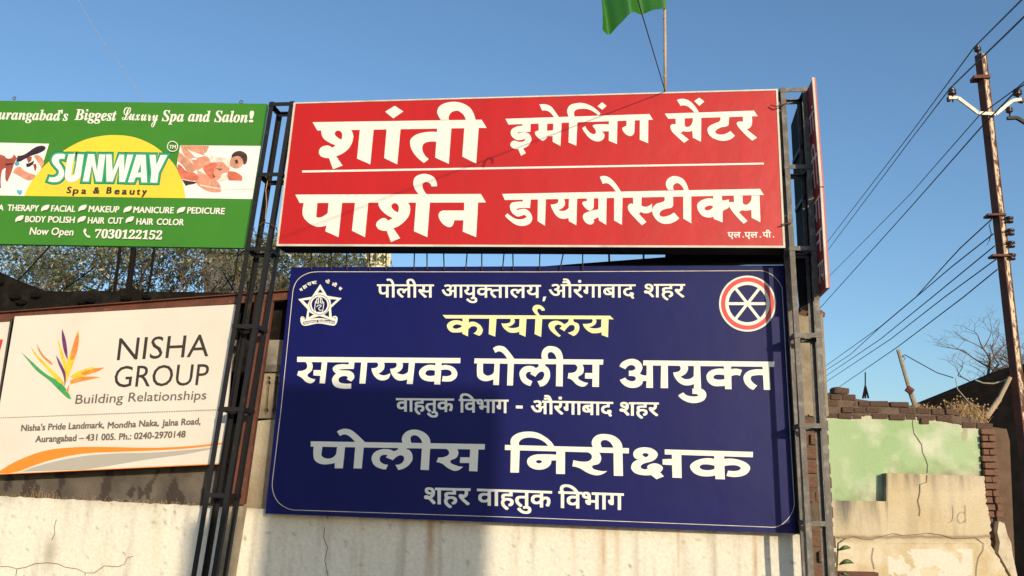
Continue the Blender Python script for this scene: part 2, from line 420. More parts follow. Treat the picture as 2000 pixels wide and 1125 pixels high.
mb = MB(); mb.slab([[P(x, y, YO-.03) for x, y in ((300, 712), (573, 712), (573, 726), (300, 726))]], .2); mb.build('ledge', M['greystone'], oh)
mb = MB(); mb.slab([[P(x, y, YO) for x, y in ((496, 726), (573, 726), (573, 817), (496, 817))]]+slots, .06)
mb.build('balustrade', M['cement'], oh, )
mb = MB(); mb.slab([[P(x, y, YO+.3) for x, y in ((440, 640), (600, 640), (600, 900), (440, 900))]], .05); mb.build('shaded_void', M['dark'], oh)  # near-black sheet standing in for the shaded void behind the slots
mb = MB(); mb.slab([[P(x, y, YO+.35) for x, y in ((-300, 640), (600, 640), (600, 1015), (-300, 1015))]], 1.6); mb.build('rear_rooms', M['darkstone'], oh)
# rough stones of its top courses
st = MB(); rr = random.Random(3)
proto = None
for k in range(26):
    x = -20+k*22+rr.uniform(-6, 6); y = 588+rr.uniform(-12, 22)-(max(0, 60-x)*.35)
    c = P(x, y, YO-.01); s_ = rr.uniform(.018, .032)
    if proto is None:
        bm = bmesh.new(); bmesh.ops.create_icosphere(bm, subdivisions=1, radius=1); me = bpy.data.meshes.new('stone'); bm.to_mesh(me); bm.free(); me.materials.append(M['darkstone'])
        proto = me
    o = bpy.data.objects.new('stone', proto); COL.objects.link(o); o.parent = oh; o.location = c-oh.location; o.scale = (s_*1.5, .04, s_*.8); o.rotation_euler = (0, rr.uniform(-.3, .3), rr.uniform(-.2, .2))

# rusty beam that carries the cream banner
rb = empty('rusty_beam', P(260, 600, YN+.02), 'long rusty brown channel beam above the cream banner', 'beam')
mb = MB()
A_ = [P(-60, 617, YN+.02), P(566, 569.5, YN+.02), P(566, 584.5, YN+.02), P(-60, 633, YN+.02)]
mb.slab([A_], .012); mb.build('web', M['rust'], rb)
mb = MB(); mb.slab([[A_[0]+Vector((0, -.03, .006)), A_[1]+Vector((0, -.03, .006)), A_[1]+Vector((0, -.03, 0)), A_[0]+Vector((0, -.03, 0))]], .04); mb.build('top_flange', M['rust'], rb)
rc = empty('rusty_column', P(470, 900, .03), 'rusty brown steel column behind the left lattice tower', 'column')
mb = MB(); mb.slab([[P(x, y, .055) for x, y in ((497, 588), (533, 585), (477, 985), (443, 988))]], .03); mb.build('shaft', M['rust'], rc)
mb = MB(); mb.slab([[P(x, y, .035) for x, y in ((441, 990), (476, 988), (420, 1330), (390, 1330))]], .05); mb.build('footing', M['cement'], rc)

# brick pillar behind the right tower
bp = empty('brick_pillar', P(1585, 900, .2), 'narrow broken brick pillar seen between the rails of the right lattice tower', 'pillar')
xl = P(1590, 900, .09).x-.085; xr = P(1590, 900, .09).x+.095
zt = P(1580, 615, .09).z; zm = P(1590, 812, .09).z
mb = MB(); mb.box((xl+.012, .102, 0), (xr-.012, .25, zt)); mb.build('core', M['mortar'], bp)
n = 24; ptsl = []
for i in range(n+1): ptsl.append(Vector((xl+(xr-xl)*i/n, .088, zm+.02*fbm(i*.7, 1))))
top_ = [Vector((xr, .088, zt+.01)), Vector((xr-.05, .088, zt+.035)), Vector((xr-.09, .088, zt-.01)), Vector((xl, .088, zt+.01))]
mb = MB(); mb.slab([ptsl+top_], .016); mb.build('plaster_coat', M['cement'], bp)
BM = []
for k in range(4):
    bm = bmesh.new(); bmesh.ops.create_cube(bm, size=1); bmesh.ops.bevel(bm, geom=bm.edges[:], offset=.06, segments=1, affect='EDGES')
    for v in bm.verts: v.co += Vector((fbm(v.co.x*3, v.co.y*3, k*7+v.co.z), fbm(v.co.y*3, v.co.z*3, k*5), fbm(v.co.z*3, v.co.x*3, k*3)))*.05
    me = bpy.data.meshes.new('brick'); bm.to_mesh(me); bm.free(); me.materials.append(M['brick']); BM.append(me)
BD = []
for me in BM:
    m2_ = me.copy(); m2_.materials.clear(); m2_.materials.append(M['brick_dark']); BD.append(m2_)
def brick(c, s, parent, rz=0., ry=0., B=None):
    o = bpy.data.objects.new('brick', rr.choice(B or BM)); COL.objects.link(o); o.parent = parent
    o.location = Vector(c)-parent.location; o.scale = s; o.rotation_euler = (0, ry, rz); return o
z = zm-.02; k = 0
while z > .5:
    h = .068
    cuts = [xl, (xl+xr)/2+rr.uniform(-.03, .03), xr] if k % 2 else [xl, xr-.055, xr]
    for i in range(len(cuts)-1):
        if rr.random() < .06: continue
        w_ = cuts[i+1]-cuts[i]-.012
        brick(((cuts[i]+cuts[i+1])/2, .115+rr.uniform(-.012, .01), z-h/2), (w_, .05, h-.008), bp, rr.uniform(-.05, .05), rr.uniform(-.03, .03))
    z -= h+.012; k += 1
for k in range(7):
    brick((xl+.02+k*.024, .12, zt+.012+.012*(k % 2)), (.045, .06, .03), bp, rr.uniform(-1, 1), rr.uniform(-.4, .4))

# ruined house at the right
YH = 6.2
rh = empty('ruined_house', P(1760, 1000, YH), 'ruined house with pale green and cream plaster and a broken brick top', 'house')
def lin(x, a): # piecewise
    for i in range(len(a)-1):
        if x <= a[i+1][0]: t = (x-a[i][0])/(a[i+1][0]-a[i][0]); return a[i][1]*(1-t)+a[i+1][1]*t
    return a[-1][1]
PT = [(1560, 756), (1618, 762), (1645, 764), (1652, 771), (1700, 778), (1760, 785), (1800, 790), (1830, 797), (1870, 806), (1905, 812), (1938, 834), (1960, 842)]
PB = [(1560, 812), (1780, 813), (1850, 825), (1905, 836), (1960, 845)]
n = 40
mb = MB(); lp = [P(1560+375*i/n, lin(1560+375*i/n, PT)+5, YH+.06) for i in range(n+1)]+[P(1925, 1200, YH+.06), P(1560, 1200, YH+.06)]
mb.slab([lp], .2); mb.build('core', M['mortar'], rh)
mb = MB(); xs_ = [1595+340*i/60 for i in range(61)]
mb.slab([[P(x, lin(x, PT)+7+2*fbm(x*.11, 5), YH-.003) for x in xs_]+[P(x, lin(x, PB)-1+2.2*fbm(x*.2, 9), YH-.003) for x in reversed(xs_)]], .05); mb.build('mud_bed', M['mortar'], rh)
def grcol(px, py, X, Z):
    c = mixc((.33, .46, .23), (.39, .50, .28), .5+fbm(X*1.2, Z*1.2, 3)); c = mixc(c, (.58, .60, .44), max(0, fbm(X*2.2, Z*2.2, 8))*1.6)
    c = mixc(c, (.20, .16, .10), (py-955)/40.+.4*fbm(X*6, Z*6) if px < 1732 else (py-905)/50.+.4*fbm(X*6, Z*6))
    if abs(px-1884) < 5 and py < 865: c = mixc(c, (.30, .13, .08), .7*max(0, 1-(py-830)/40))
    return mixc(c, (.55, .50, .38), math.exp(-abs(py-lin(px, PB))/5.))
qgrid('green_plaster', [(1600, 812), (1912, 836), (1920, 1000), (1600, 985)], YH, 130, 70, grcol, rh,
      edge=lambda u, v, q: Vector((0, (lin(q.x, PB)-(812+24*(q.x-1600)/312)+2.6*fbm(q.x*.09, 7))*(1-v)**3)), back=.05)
def crcol(px, py, X, Z):
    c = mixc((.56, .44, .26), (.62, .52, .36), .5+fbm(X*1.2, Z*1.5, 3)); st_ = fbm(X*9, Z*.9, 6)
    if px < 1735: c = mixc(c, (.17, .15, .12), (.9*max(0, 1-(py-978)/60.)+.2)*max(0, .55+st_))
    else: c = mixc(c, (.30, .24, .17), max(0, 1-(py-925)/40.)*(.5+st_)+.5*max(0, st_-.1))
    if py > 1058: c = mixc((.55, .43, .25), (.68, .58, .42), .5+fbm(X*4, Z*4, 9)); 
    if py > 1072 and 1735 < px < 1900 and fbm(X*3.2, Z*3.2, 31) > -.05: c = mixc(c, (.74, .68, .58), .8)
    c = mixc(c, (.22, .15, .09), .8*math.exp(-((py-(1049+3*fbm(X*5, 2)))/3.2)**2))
    return c
def er(u, v, q):
    return Vector((u**6*(4*fbm(q.y*.08, 3)+(3 if 1000 < q.y < 1040 else 0)), 0))
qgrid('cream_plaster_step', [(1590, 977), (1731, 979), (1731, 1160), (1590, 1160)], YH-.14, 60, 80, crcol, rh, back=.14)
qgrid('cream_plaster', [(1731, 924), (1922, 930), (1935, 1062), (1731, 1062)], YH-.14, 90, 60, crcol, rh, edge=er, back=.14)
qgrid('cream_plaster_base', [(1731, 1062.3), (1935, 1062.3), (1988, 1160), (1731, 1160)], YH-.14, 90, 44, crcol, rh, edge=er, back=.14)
mb = MB(); mb.slab([[P(x, y, YH-.15) for x, y in ((1951, 1018), (1962, 1022), (1968, 1045), (1975, 1060), (1978, 1084), (1995, 1160), (1950, 1080), (1953, 1060), (1948, 1040))]], .14); mb.build('corner_plaster', M['plaster_chip'], rh)
mb = MB(); mb.slab([[P(x, y, YH-.3) for x, y in ((1640, 1117), (1716, 1119), (1716, 1126), (1640, 1126))]], .25); mb.build('door_hood', M['rust'], rh)
mb = MB(); a = P(1500, 1175, YH-.08); b = P(1985, 1185, YH-.08); mb.slab([[a, b, Vector((b.x, b.y, -.1)), Vector((a.x, a.y, -.1))]], .3); mb.build('footing', M['cement'], rh)
p = Print(YH-.004)
p.stroke(PX, """1782,815 1783,832 1785,846 1792,856 1800,868 1802,884 1808,896 1812,908 1811,924""", 1.7)
o = p.build(M['crack'], rh, name='crack')
p = Print(YH-.15)
p.stroke(PX, """1811,928 1810,942 1797,946 1797,962 1793,978 1797,995 1796,1008""", 1.5)
p.stroke(PX, """1636,1050 1655,1052 1668,1048 1684,1053 1704,1054 1720,1048 1745,1042 1762,1046 1790,1044 1812,1041 1840,1045 1862,1052 1885,1052 1905,1050 1916,1058 1922,1062 1920,1076 1912,1088 1908,1105 1906,1130
1706,1070 1703,1090 1708,1112""", 1.2)
p.build(M['crack'], rh, name='crack')
p = Print(YH-.15, 5)
p.stroke(PX, """1861,988 1862,1008~ 1859,1018~ 1851,1021
1886,986 1887,1021
1887,1004 1880,1000~ 1873,1004~ 1871,1014~ 1876,1021~ 1884,1019~ 1887,1012""", 1.1)
p.build(mat('scratched_line', (.42, .33, .20), .9), rh, 'faint letters scratched into the plaster', 'scratched_letters')
# parapet courses
zb_ = P(1618, 812, YH).z; X0 = P(1600, 812, YH).x; X1 = P(1936, 812, YH).x
zc = zb_-.02-.26; row = 0
while zc < zb_+.5:
    x = X0-(.12 if row % 2 else 0)
    while x < X1:
        w_ = rr.uniform(.13, .25); c = Vector((x+w_/2, YH+.042+rr.uniform(-.022, .016), zc+.036+rr.uniform(-.006, .006))); q_ = proj(c)
        if lin(q_[0], PT)+4 < q_[1] < lin(q_[0], PB)+3 and rr.random() > .04:
            brick(c, (w_-rr.uniform(.004, .02), .11, .074+rr.uniform(-.012, .004)), rh, rr.uniform(-.07, .07), rr.uniform(-.03, .03), BD)
        x += w_
    zc += .082; row += 1
for x, y in ((1638, 765), (1641, 763), (1806, 824), (1855, 806)): brick(P(x, y, YH+.05), (.2, .12, .07), rh, .4, .05, BD)
# brick jamb
z = P(1925, 838, YH).z; row = 0; zend = P(1940, 1066, YH).z
while z > zend:
    y_ = 838+(1066-838)*(P(1925, 838, YH).z-z)/(P(1925, 838, YH).z-zend)
    xa = P(1912+(y_-838)*.066, y_, YH).x; xb = P(1941+(y_-838)*.083, y_, YH).x
    cuts = [xa, xb] if row % 2 == 0 and y_ < 930 else [xa, xa+(xb-xa)*rr.uniform(.35, .65), xb]
    for i in range(len(cuts)-1):
        if y_ > 940 and rr.random() < .12: continue
        brick(((cuts[i]+cuts[i+1])/2+rr.uniform(-.008, .008), YH+.0+rr.uniform(-.02, .02), z-.036), (cuts[i+1]-cuts[i]-.012, .12, .068), rh, rr.uniform(-.06, .06), rr.uniform(-.03, .03))
    z -= .083; row += 1
sd = empty('dark_shed', P(1900, 900, 8.4), 'large dark shed with a sloping roof edge behind the ruined house', 'shed')
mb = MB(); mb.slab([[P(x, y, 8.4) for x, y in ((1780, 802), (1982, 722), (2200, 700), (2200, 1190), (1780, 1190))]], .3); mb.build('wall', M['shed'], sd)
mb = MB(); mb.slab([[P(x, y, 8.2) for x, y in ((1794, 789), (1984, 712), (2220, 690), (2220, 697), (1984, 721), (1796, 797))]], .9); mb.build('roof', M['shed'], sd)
mw = MB(); mw.slab([[P(x, y, 7.4) for x, y in ((1938, 834), (1966, 838), (1972, 860), (1984, 1140), (1955, 1140))]], .3)
tag(mw.build('mud_wall', M['shedbrown']), 'strip of brown mud wall between the brick corner and the rusty pole', 'wall')
gh = empty('grey_building', P(440, 600, 14), 'weathered grey building half hidden by the foliage left of the tower', 'building')
mb = MB(); mb.slab([[P(x, y, 14) for x, y in ((398, 490), (470, 494), (500, 500), (560, 560), (560, 640), (398, 640))]], 3); mb.build('wall', M['greystone'], gh)
mb = MB(); mb.slab([[P(x, y, 13.9) for x, y in ((392, 487), (476, 490), (476, 494), (392, 492))]], 3.1); mb.build('parapet', M['greystone'], gh)
# pale minaret peeping between the two boards
mn = empty('pale_minaret', P(730, 560, 20), 'pale yellow domed turret peeping between the red and the blue board', 'tower')
c = P(730, 509, 20); rad = 25*(24.8)/1600
def drum(mb_, r_, z0_, z1_): mb_.lathe([(r_, z0_), (r_, z1_)], (c.x, 20.4, 0), n=8)
mb = MB(); drum(mb, rad, 0, c.z-.12); drum(mb, rad*1.18, c.z-.12, c.z-.06); mb.build('drum', M['minaret'], mn)
mb = MB(); drum(mb, rad*.9, c.z-.06, c.z+.5); mb.build('lantern', M['minaret'], mn)
for i in range(8):
    a = 2*math.pi*(i+.5)/8; mb = MB(); mb.tube([(c.x+rad*math.cos(a), 20.4+rad*math.sin(a), c.z-.08), (c.x+rad*math.cos(a), 20.4+rad*math.sin(a), c.z+.45)], .045, 6); mb.build('column', M['minaret'], mn)
    a2 = a+.39; mb = MB(); d = Vector((math.cos(a2), math.sin(a2), 0)); t_ = Vector((-d.y, d.x, 0)); cc = Vector((c.x, 20.4, 0))+d*rad*.86
    mb.add([cc-t_*.07+Vector((0, 0, c.z-.02)), cc+t_*.07+Vector((0, 0, c.z-.02)), cc+t_*.07+Vector((0, 0, c.z+.2)), cc+Vector((0, 0, c.z+.3)), cc-t_*.07+Vector((0, 0, c.z+.2))], [(0, 1, 2, 3, 4)]); mb.build('window', M['window'], mn)
mb = MB(); mb.lathe([(rad*1.2*math.cos(t*math.pi/16), c.z+.48+rad*1.1*math.sin(t*math.pi/16)) for t in range(8)]+[(.02, c.z+.5+rad*1.2)], (c.x, 20.4, 0), n=16); mb.build('dome', M['minaret'], mn, smooth=True)

# unseen things added behind the viewer, shaped to shade the wall and blue board
def back(q, Yc): q = Vector(q); return q+sdir*((Yc-q.y)/sdir.y)
YX = -11.
a = back(P(503, 1080, YW), YX); b = back(P(953, 1080, YW), YX); t_ = back(P(700, 752, YB), YX); lw = back(P(700, 1300, YW), YX)
hd = empty('added_shade_panel', ((a.x+b.x)/2, YX, 0), 'unseen hoarding on two posts across the road behind the viewer', 'blocker')
mb = MB(); mb.box((a.x+.06, YX-.10, lw.z-.4), (b.x, YX, t_.z)); mb.build('panel', M['galv'], hd)
for x in (a.x+.25, b.x-.25):
    mb = MB(); mb.box((x-.05, YX-.2, 0), (x+.05, YX-.1, t_.z-.1)); mb.build('post', M['steel_gr'], hd)
a = back(P(362, 1080, YW), YX); b = back(P(452, 1080, YW), YX); t_ = back(P(400, 1014, YW), YX)
gp_ = empty('added_shade_post', ((a.x+b.x)/2, YX, 0), 'unseen square plastered post behind the viewer, added to cast shade', 'post')
mb = MB(); mb.box((a.x+.06, YX-.12, 0), (b.x, YX, t_.z)); mb.build('shaft', M['cement'], gp_)

# ------------------------------------------------------------------ red signboard
def quad(px, Y): return [P(x, y, Y) for x, y in px]
RC = [(573.5, 200), (1519, 173.5), (1534, 484), (539.5, 480.5)]
red = empty('red_signboard', P(1040, 484, YR), 'long red box signboard with large white lettering above the blue board', 'signboard')
q = quad(RC, YR); inner = quad([(577, 202.5), (1515.5, 176.5), (1529.5, 480), (543.5, 476.5)], YR-.001)
mb = MB(); mb.slab([q], .15); mb.build('box', M['dark'], red)
mb = MB(); mb.slab([quad(RC, YR-.004), quad([(577, 202.5), (1515.5, 176.5), (1529.5, 480), (543.5, 476.5)], YR-.004)], .003)
mb.build('frame', M['cream_edge'], red)
mb = MB(); mb.slab([quad([(576.5, 202), (1516, 176), (1530, 480.5), (543, 477)], YR-.0006)], 0); mb.build('face', M['red'], red)
A = (560, 180, 7.03); A2 = (760, 180, 7.03); C_ = (560, 330, 7.03); D_ = (760, 330, 7.03); E_ = (540, 160, 3.3096)
F_ = (980, 180, 7.692); G_ = (1220, 180, 7.143); H_ = (970, 330, 7.5); I_ = (1220, 330, 6.452)
p = Print(YR)
p.poly(A, """355,412 2676,378 2745,490 420,527
475,515 478,575~ 510,640~ 590,695~ 672,728 625,765 590,740~ 545,732~ 470,760~ 440,820~ 465,875~ 520,900~ 580,905 635,1058 768,1008 678,880 800,820~ 880,730~ 915,620~ 905,560~ 880,515 | 660,575~ 675,540~ 710,527~ 750,550~ 762,590~ 750,652 690,615~
1005,505 965,912 1148,992 1195,500
1372,500 1338,905 1518,992 1564,500
1350,268 1484,187 1602,265 1463,360""")
p.poly(A2, """655,547 520,547~ 380,580~ 300,640~ 287,700~ 310,790~ 380,890~ 478,972 545,918 480,850~ 455,770~ 475,710~ 540,682~ 648,680 632,898 820,985 855,495 660,495
710,380 670,310~ 660,260~ 690,195~ 770,150~ 890,132~ 1000,150~ 1100,205~ 1155,280~ 1185,380 1230,495 1195,980 1005,885 1032,495 1052,378 1020,310~ 960,262~ 920,255~ 860,275~ 825,320~ 820,380""")
p.build(M['white'], red, 'large white word at top left'); k = p.lay
p = Print(YR, k)
p.poly(PX, "590,333 1492,317.7 1492,321.2 590,337")
p.build(M['white'], red, name='divider_line')
p = Print(YR, k+2)
p.poly(C_, """118,352 2666,343 2736,460 178,467
235,460 218,620~ 250,690~ 340,765~ 430,795~ 545,775 528,855 712,937 762,460 575,460 562,605 500,650~ 440,668~ 405,655 422,460
938,460 895,848 1075,937 1120,460""")
p.poly(E_, "660,780 665,810~ 700,850~ 752,880 722,897 690,880~ 650,905~ 645,930~ 665,955~ 712,962 740,1035 800,1010 755,945 800,925~ 850,875~ 865,820~ 850,780 | 743,800~ 765,783~ 788,800~ 785,843 755,825~")
p.poly(D_, """370,460 340,855 525,937 560,460
415,350 350,270~ 332,185~ 360,110~ 430,75~ 500,68~ 590,95~ 640,150~ 658,238 580,240 555,195~ 505,180~ 465,200~ 458,240~ 480,300~ 520,350
1030,570 740,570 690,600~ 678,650~ 720,735~ 790,790~ 850,795~ 880,760~ 895,705 1020,705 1010,860 1195,937 1222,455 1030,455""")
p.build(M['white'], red, 'large white word at bottom left')
p = Print(YR)
p.poly(PX, """987.2,232 1268.3,222.7 1275.3,233.9 993,243.3
1223.7,235 1223.5,246 1219,247.5~ 1215.3,251~ 1220,260~ 1228,265.3~ 1234,265~ 1239,259 1240,234""")
p.poly(F_, """310,470 305,508 230,515~ 150,560~ 135,620~ 165,680~ 230,718~ 280,720~ 345,703 350,725~ 290,748~ 250,745~ 185,728~ 135,760~ 135,810~ 190,850~ 245,852 290,957 362,915 320,845 400,800~ 445,720~ 435,660~ 400,620~ 340,603~ 240,622 243,602 430,597 435,470
553,465 555,578 510,590~ 498,620~ 540,680~ 610,728~ 655,710~ 682,665 765,660 765,745 882,810 900,455 | 682,475 775,472 770,575 680,580
565,185 610,280 660,275~ 720,300~ 790,385 868,385 800,290~ 740,215~ 670,185~ 620,180~
1012,380 985,310~ 985,260~ 1020,200~ 1100,170~ 1200,162~ 1320,195~ 1420,260~ 1485,325 1450,350 1380,295~ 1290,255~ 1200,250~ 1120,265~ 1088,300~ 1090,350~ 1110,380 1137,450 1120,805 1003,755 1012,450
1438,210 1508,152 1575,205 1510,265
1610,430 1608,730 1730,780 1738,430
1612,484 1400,487~ 1362,510 1400,555~ 1415,600~ 1400,625~ 1370,630~ 1310,595~ 1255,510 1208,540 1250,610~ 1330,700~ 1430,740~ 1510,720~ 1545,660~ 1530,615~ 1495,590 1612,588""")
p.poly(G_, """212,380 210,665 328,712 330,380
560,300 1805,257 1855,335 608,372
710,360 712,450 660,450~ 638,480~ 655,540~ 720,610~ 830,708 895,660 780,570 820,543 870,552~ 945,543 950,635 1065,692 1070,355 950,355 945,420~ 915,470~ 870,485~ 838,465 838,360
732,112 780,192 830,185~ 890,205~ 970,282 1035,282 960,170~ 880,108~ 800,92~ 735,105
970,125 1040,75 1112,130 1042,192
1335,345 1325,405~ 1270,430~ 1180,475~ 1155,520~ 1175,590~ 1250,650~ 1370,680~ 1470,660~ 1538,608 1475,540 1420,575~ 1350,592~ 1285,580~ 1265,550~ 1290,520~ 1350,490~ 1420,478~ 1450,455 1460,340
1650,335 1650,415 1600,410~ 1565,430~ 1590,490~ 1680,590~ 1780,678 1848,635 1705,520 1765,475~ 1778,420~ 1775,335""")
p.build(M['white'], red, 'white words at top right')
p = Print(YR)
p.poly(PX, "980.7,378.7 1484.3,368.7 1492,380.8 986,390.7")
p.poly(H_, """385,445 380,478 300,480~ 215,500~ 195,560~ 225,640~ 300,695~ 350,690~ 400,675~ 435,690~ 430,710~ 370,735~ 280,730~ 160,650 122,685 180,745~ 280,815~ 380,835~ 470,810~ 515,760~ 520,700~ 485,630~ 430,590~ 380,585~ 290,607 292,590 330,575~ 490,572 500,440
605,440 598,762 708,833 722,435
890,435 905,470~ 880,505~ 790,520 820,600~ 880,690~ 960,730~ 1052,715 1058,765 1168,825 1180,430 1060,432 1055,570 1010,605~ 950,615~ 900,598 960,575~ 1000,520~ 985,432
1320,430 1320,475 1265,480~ 1255,510~ 1300,570~ 1360,610~ 1400,595~ 1422,560 1425,428
1490,592 1400,610~ 1290,650~ 1262,700~ 1300,780~ 1370,815~ 1420,790~ 1420,740 1490,705 1500,755 1605,820 1612,425 1490,427
1722,420 1720,755 1835,818 1845,415
1510,118 1555,220 1620,210~ 1680,250~ 1745,335 1820,335 1740,210~ 1650,125~ 1570,102~""")
p.poly(I_, """105,355 108,445 65,440~ 40,480~ 60,540~ 130,620~ 218,710 275,668 180,565 205,540 250,558~ 300,555~ 345,530 345,430 300,470~ 250,475~ 212,462 215,355
500,350 500,400~ 470,418~ 400,440~ 350,500~ 355,570~ 400,640~ 470,685~ 560,690~ 640,660~ 688,620 622,548 560,585~ 490,602~ 450,590~ 440,560~ 465,525~ 530,500~ 590,488~ 612,455 610,345
548,265 520,200~ 530,145~ 580,100~ 640,90~ 720,115~ 770,170~ 805,262 840,335 840,685 738,625 738,340 745,265 720,215~ 670,178~ 630,190~ 612,220~ 620,265
1115,375 1050,370~ 960,400~ 915,450~ 925,520~ 980,590~ 1050,612~ 1120,600 1125,630 1235,675 1235,530 1310,490 1315,385 1230,400 1225,335 1115,335 | 1010,490~ 1050,465~ 1105,465~ 1108,490~ 1050,522~ 1012,510~
1375,335 1378,425 1320,420~ 1310,450~ 1340,510~ 1420,610~ 1500,690 1548,655 1440,545 1480,520 1530,525~ 1595,515 1600,615 1712,672 1700,335 1598,335 1590,400~ 1550,445~ 1515,450~ 1490,430 1485,337""")
p.build(M['white'], red, 'white word at bottom right')
p = Print(YR)
for t, a, b in (('एल', 1300, 1462), ('.', 1488, 1502), ('एल', 1512, 1676), ('.', 1702, 1718), ('पी', 1740, 1843), ('.', 1868, 1884)):
    if t == '.': p.poly(I_, f"{a},848 {b},848 {b},864 {a},864")
    else: p.text(I_, t, a, b, 797, 797, 66, bold=3)
p.build(M['white'], red, 'small white abbreviation in the lower right corner')

# ------------------------------------------------------------------ blue signboard
BC = [(569, 522), (1531, 518), (1553.5, 1042.5), (518, 1003)]
blue = empty('blue_signboard', P(1035, 1020, YB), 'dark blue painted board with white and pale yellow lettering and two round emblems', 'signboard')
mb = MB(); mb.slab([quad(BC, YB)], .03); mb.build('panel', M['blue'], blue)
mb = MB(); mb.slab([quad([(1530.5, 517), (1544, 517), (1562, 1041), (1553, 1043)], YB+.008)], .022); mb.build('shaded_margin', M['dark'], blue)  # right margin of the board, its shade put in as a near-black strip
p = Print(YB)
p.stroke(PX, "620,530.7 1050,531 1484,528.5 1505,535~ 1520,549~ 1527.5,563 1540,790 1551.5,985 1543,1008~ 1524,1026~ 1502,1029.5 1040,1011.5 572,996 548,985~ 535,966~ 532,940 549,798 572,569 581,547~ 598,535~ 618,531", 1.3, True)
p.build(M['cream_edge'], blue, name='border_line')
J_ = (860, 600, 5.714); K_ = (570, 670, 5.882); L_ = (910, 670, 6.667); M_ = (1190, 680, 5.882)
N_ = (590, 830, 5.405); O_ = (970, 830, 7.407); P_ = (1210, 850, 7.143); Q_ = (560, 520, 7.03)
T1 = (730, 540, 5.882); T2 = (1050, 540, 6.667); T3 = (760, 760, 3.636); T4 = (810, 935, 4.651)
p = Print(YB)
p.text(T1, 'पोलीस', 40, 688, 92, 94, 146, bold=4)
p.text(T1, 'आयु', 785, 1185, 96, 97, 144, bold=4)
p.text(T1, 'व', 1180, 1325, 97, 98, 144, bold=4)
p.poly(T1, """1295,140 1330,133~ 1358,140 1350,165 1325,160~ 1295,172
890,97 1915,100 1915,117 890,114
1948,232 1982,230 1962,285 1938,285""")
p.text(T1, 'तालय', 1330, 1918, 98, 99, 144, bold=4)
p.text(T2, 'औरंगाबाद', 150, 1272, 103, 105, 168, bold=4)
p.text(T2, 'शहर', 1390, 1918, 100, 100, 170, bold=4)
p.build(M['bluewhite'], blue, 'thin white top line of text')
p = Print(YB)
p.poly(J_, """25,87 1895,95 1935,135 60,125
248,120 245,295 308,327 320,120
252,165 200,147~ 130,152~ 78,190~ 78,230~ 120,275~ 180,283~ 252,275 | 140,215~ 180,192~ 240,208 235,220~ 180,240~ 145,232~
313,175 370,162~ 440,195~ 473,250~ 465,290~ 435,320 368,292 405,262~ 410,228~ 380,212~ 345,218~ 313,245
548,115 540,300 612,328 628,117
770,120 785,150~ 765,175~ 682,180 710,235~ 770,280~ 830,285~ 885,272 880,300 950,330 962,120 885,120 880,215 840,230~ 790,232~ 748,218 800,200~ 830,165~ 820,122
1062,120 1052,300 1125,332 1138,120
1078,92 1040,50~ 1028,15~ 1045,-15~ 1085,-27~ 1130,-15~ 1160,15~ 1166,37 1130,40 1115,20~ 1090,20~ 1082,40~ 1115,92
1432,122 1425,162~ 1380,190 1340,162~ 1280,150~ 1220,175~ 1208,215~ 1240,270~ 1325,332 1345,318 1290,260~ 1275,225~ 1295,200~ 1330,195~ 1355,215 1330,235 1385,270 1410,235~ 1450,200~ 1490,205~ 1500,235~ 1480,265~ 1420,285 1485,322 1530,290~ 1552,235~ 1540,185~ 1490,160~ 1490,122
1685,125 1700,155~ 1680,178~ 1590,185 1615,235~ 1680,285~ 1740,290~ 1800,280 1800,310 1872,337 1878,125 1798,125 1795,220 1750,235~ 1700,235~ 1655,220 1710,205~ 1740,170~ 1730,125""")
p.build(M['yellow_l'], blue, 'pale yellow second line of text')
p = Print(YB)
p.poly(K_, """62,158 1938,172 1935,232 60,217
150,210 175,250~ 170,290~ 130,315~ 75,320 60,370 120,405~ 160,445~ 225,462~ 270,415 210,400~ 180,370~ 225,320~ 240,265~ 220,210
250,310 345,312 340,378 248,372
345,210 318,462 380,465 408,210
655,212 652,247 530,247~ 478,275~ 472,310~ 510,350 470,395~ 462,440~ 490,495~ 560,520~ 680,523 683,465 580,462~ 540,440~ 545,400~ 600,378~ 640,390~ 630,415 680,443 715,400~ 710,355~ 670,322~ 620,315~ 545,312 560,302~ 712,298 720,212
798,212 775,465 845,467 868,212
960,215 990,240~ 985,270~ 960,285~ 915,290 935,360~ 985,415~ 1050,430~ 1110,405~ 1130,345 1080,368~ 1040,370~ 995,350 1050,310~ 1065,265~ 1055,215
1180,217 1205,245~ 1190,280~ 1130,295 1150,365~ 1200,420~ 1255,432~ 1325,415 1320,470 1388,472 1415,220 1345,217 1335,330 1300,355~ 1255,360~ 1205,340 1255,310~ 1275,265~ 1265,217
1650,220 1635,475 1705,477 1722,222
1660,262 1600,250~ 1530,262~ 1470,310~ 1462,360~ 1500,415~ 1570,440~ 1650,438 | 1535,345~ 1560,315~ 1610,312~ 1650,320 1645,370 1590,378~ 1550,370~
1712,262 1780,252~ 1860,280~ 1900,340~ 1890,395~ 1840,435~ 1775,443~ 1722,438 1735,378 1790,380~ 1828,365~ 1835,340~ 1810,312~ 1760,305~ 1710,312""")
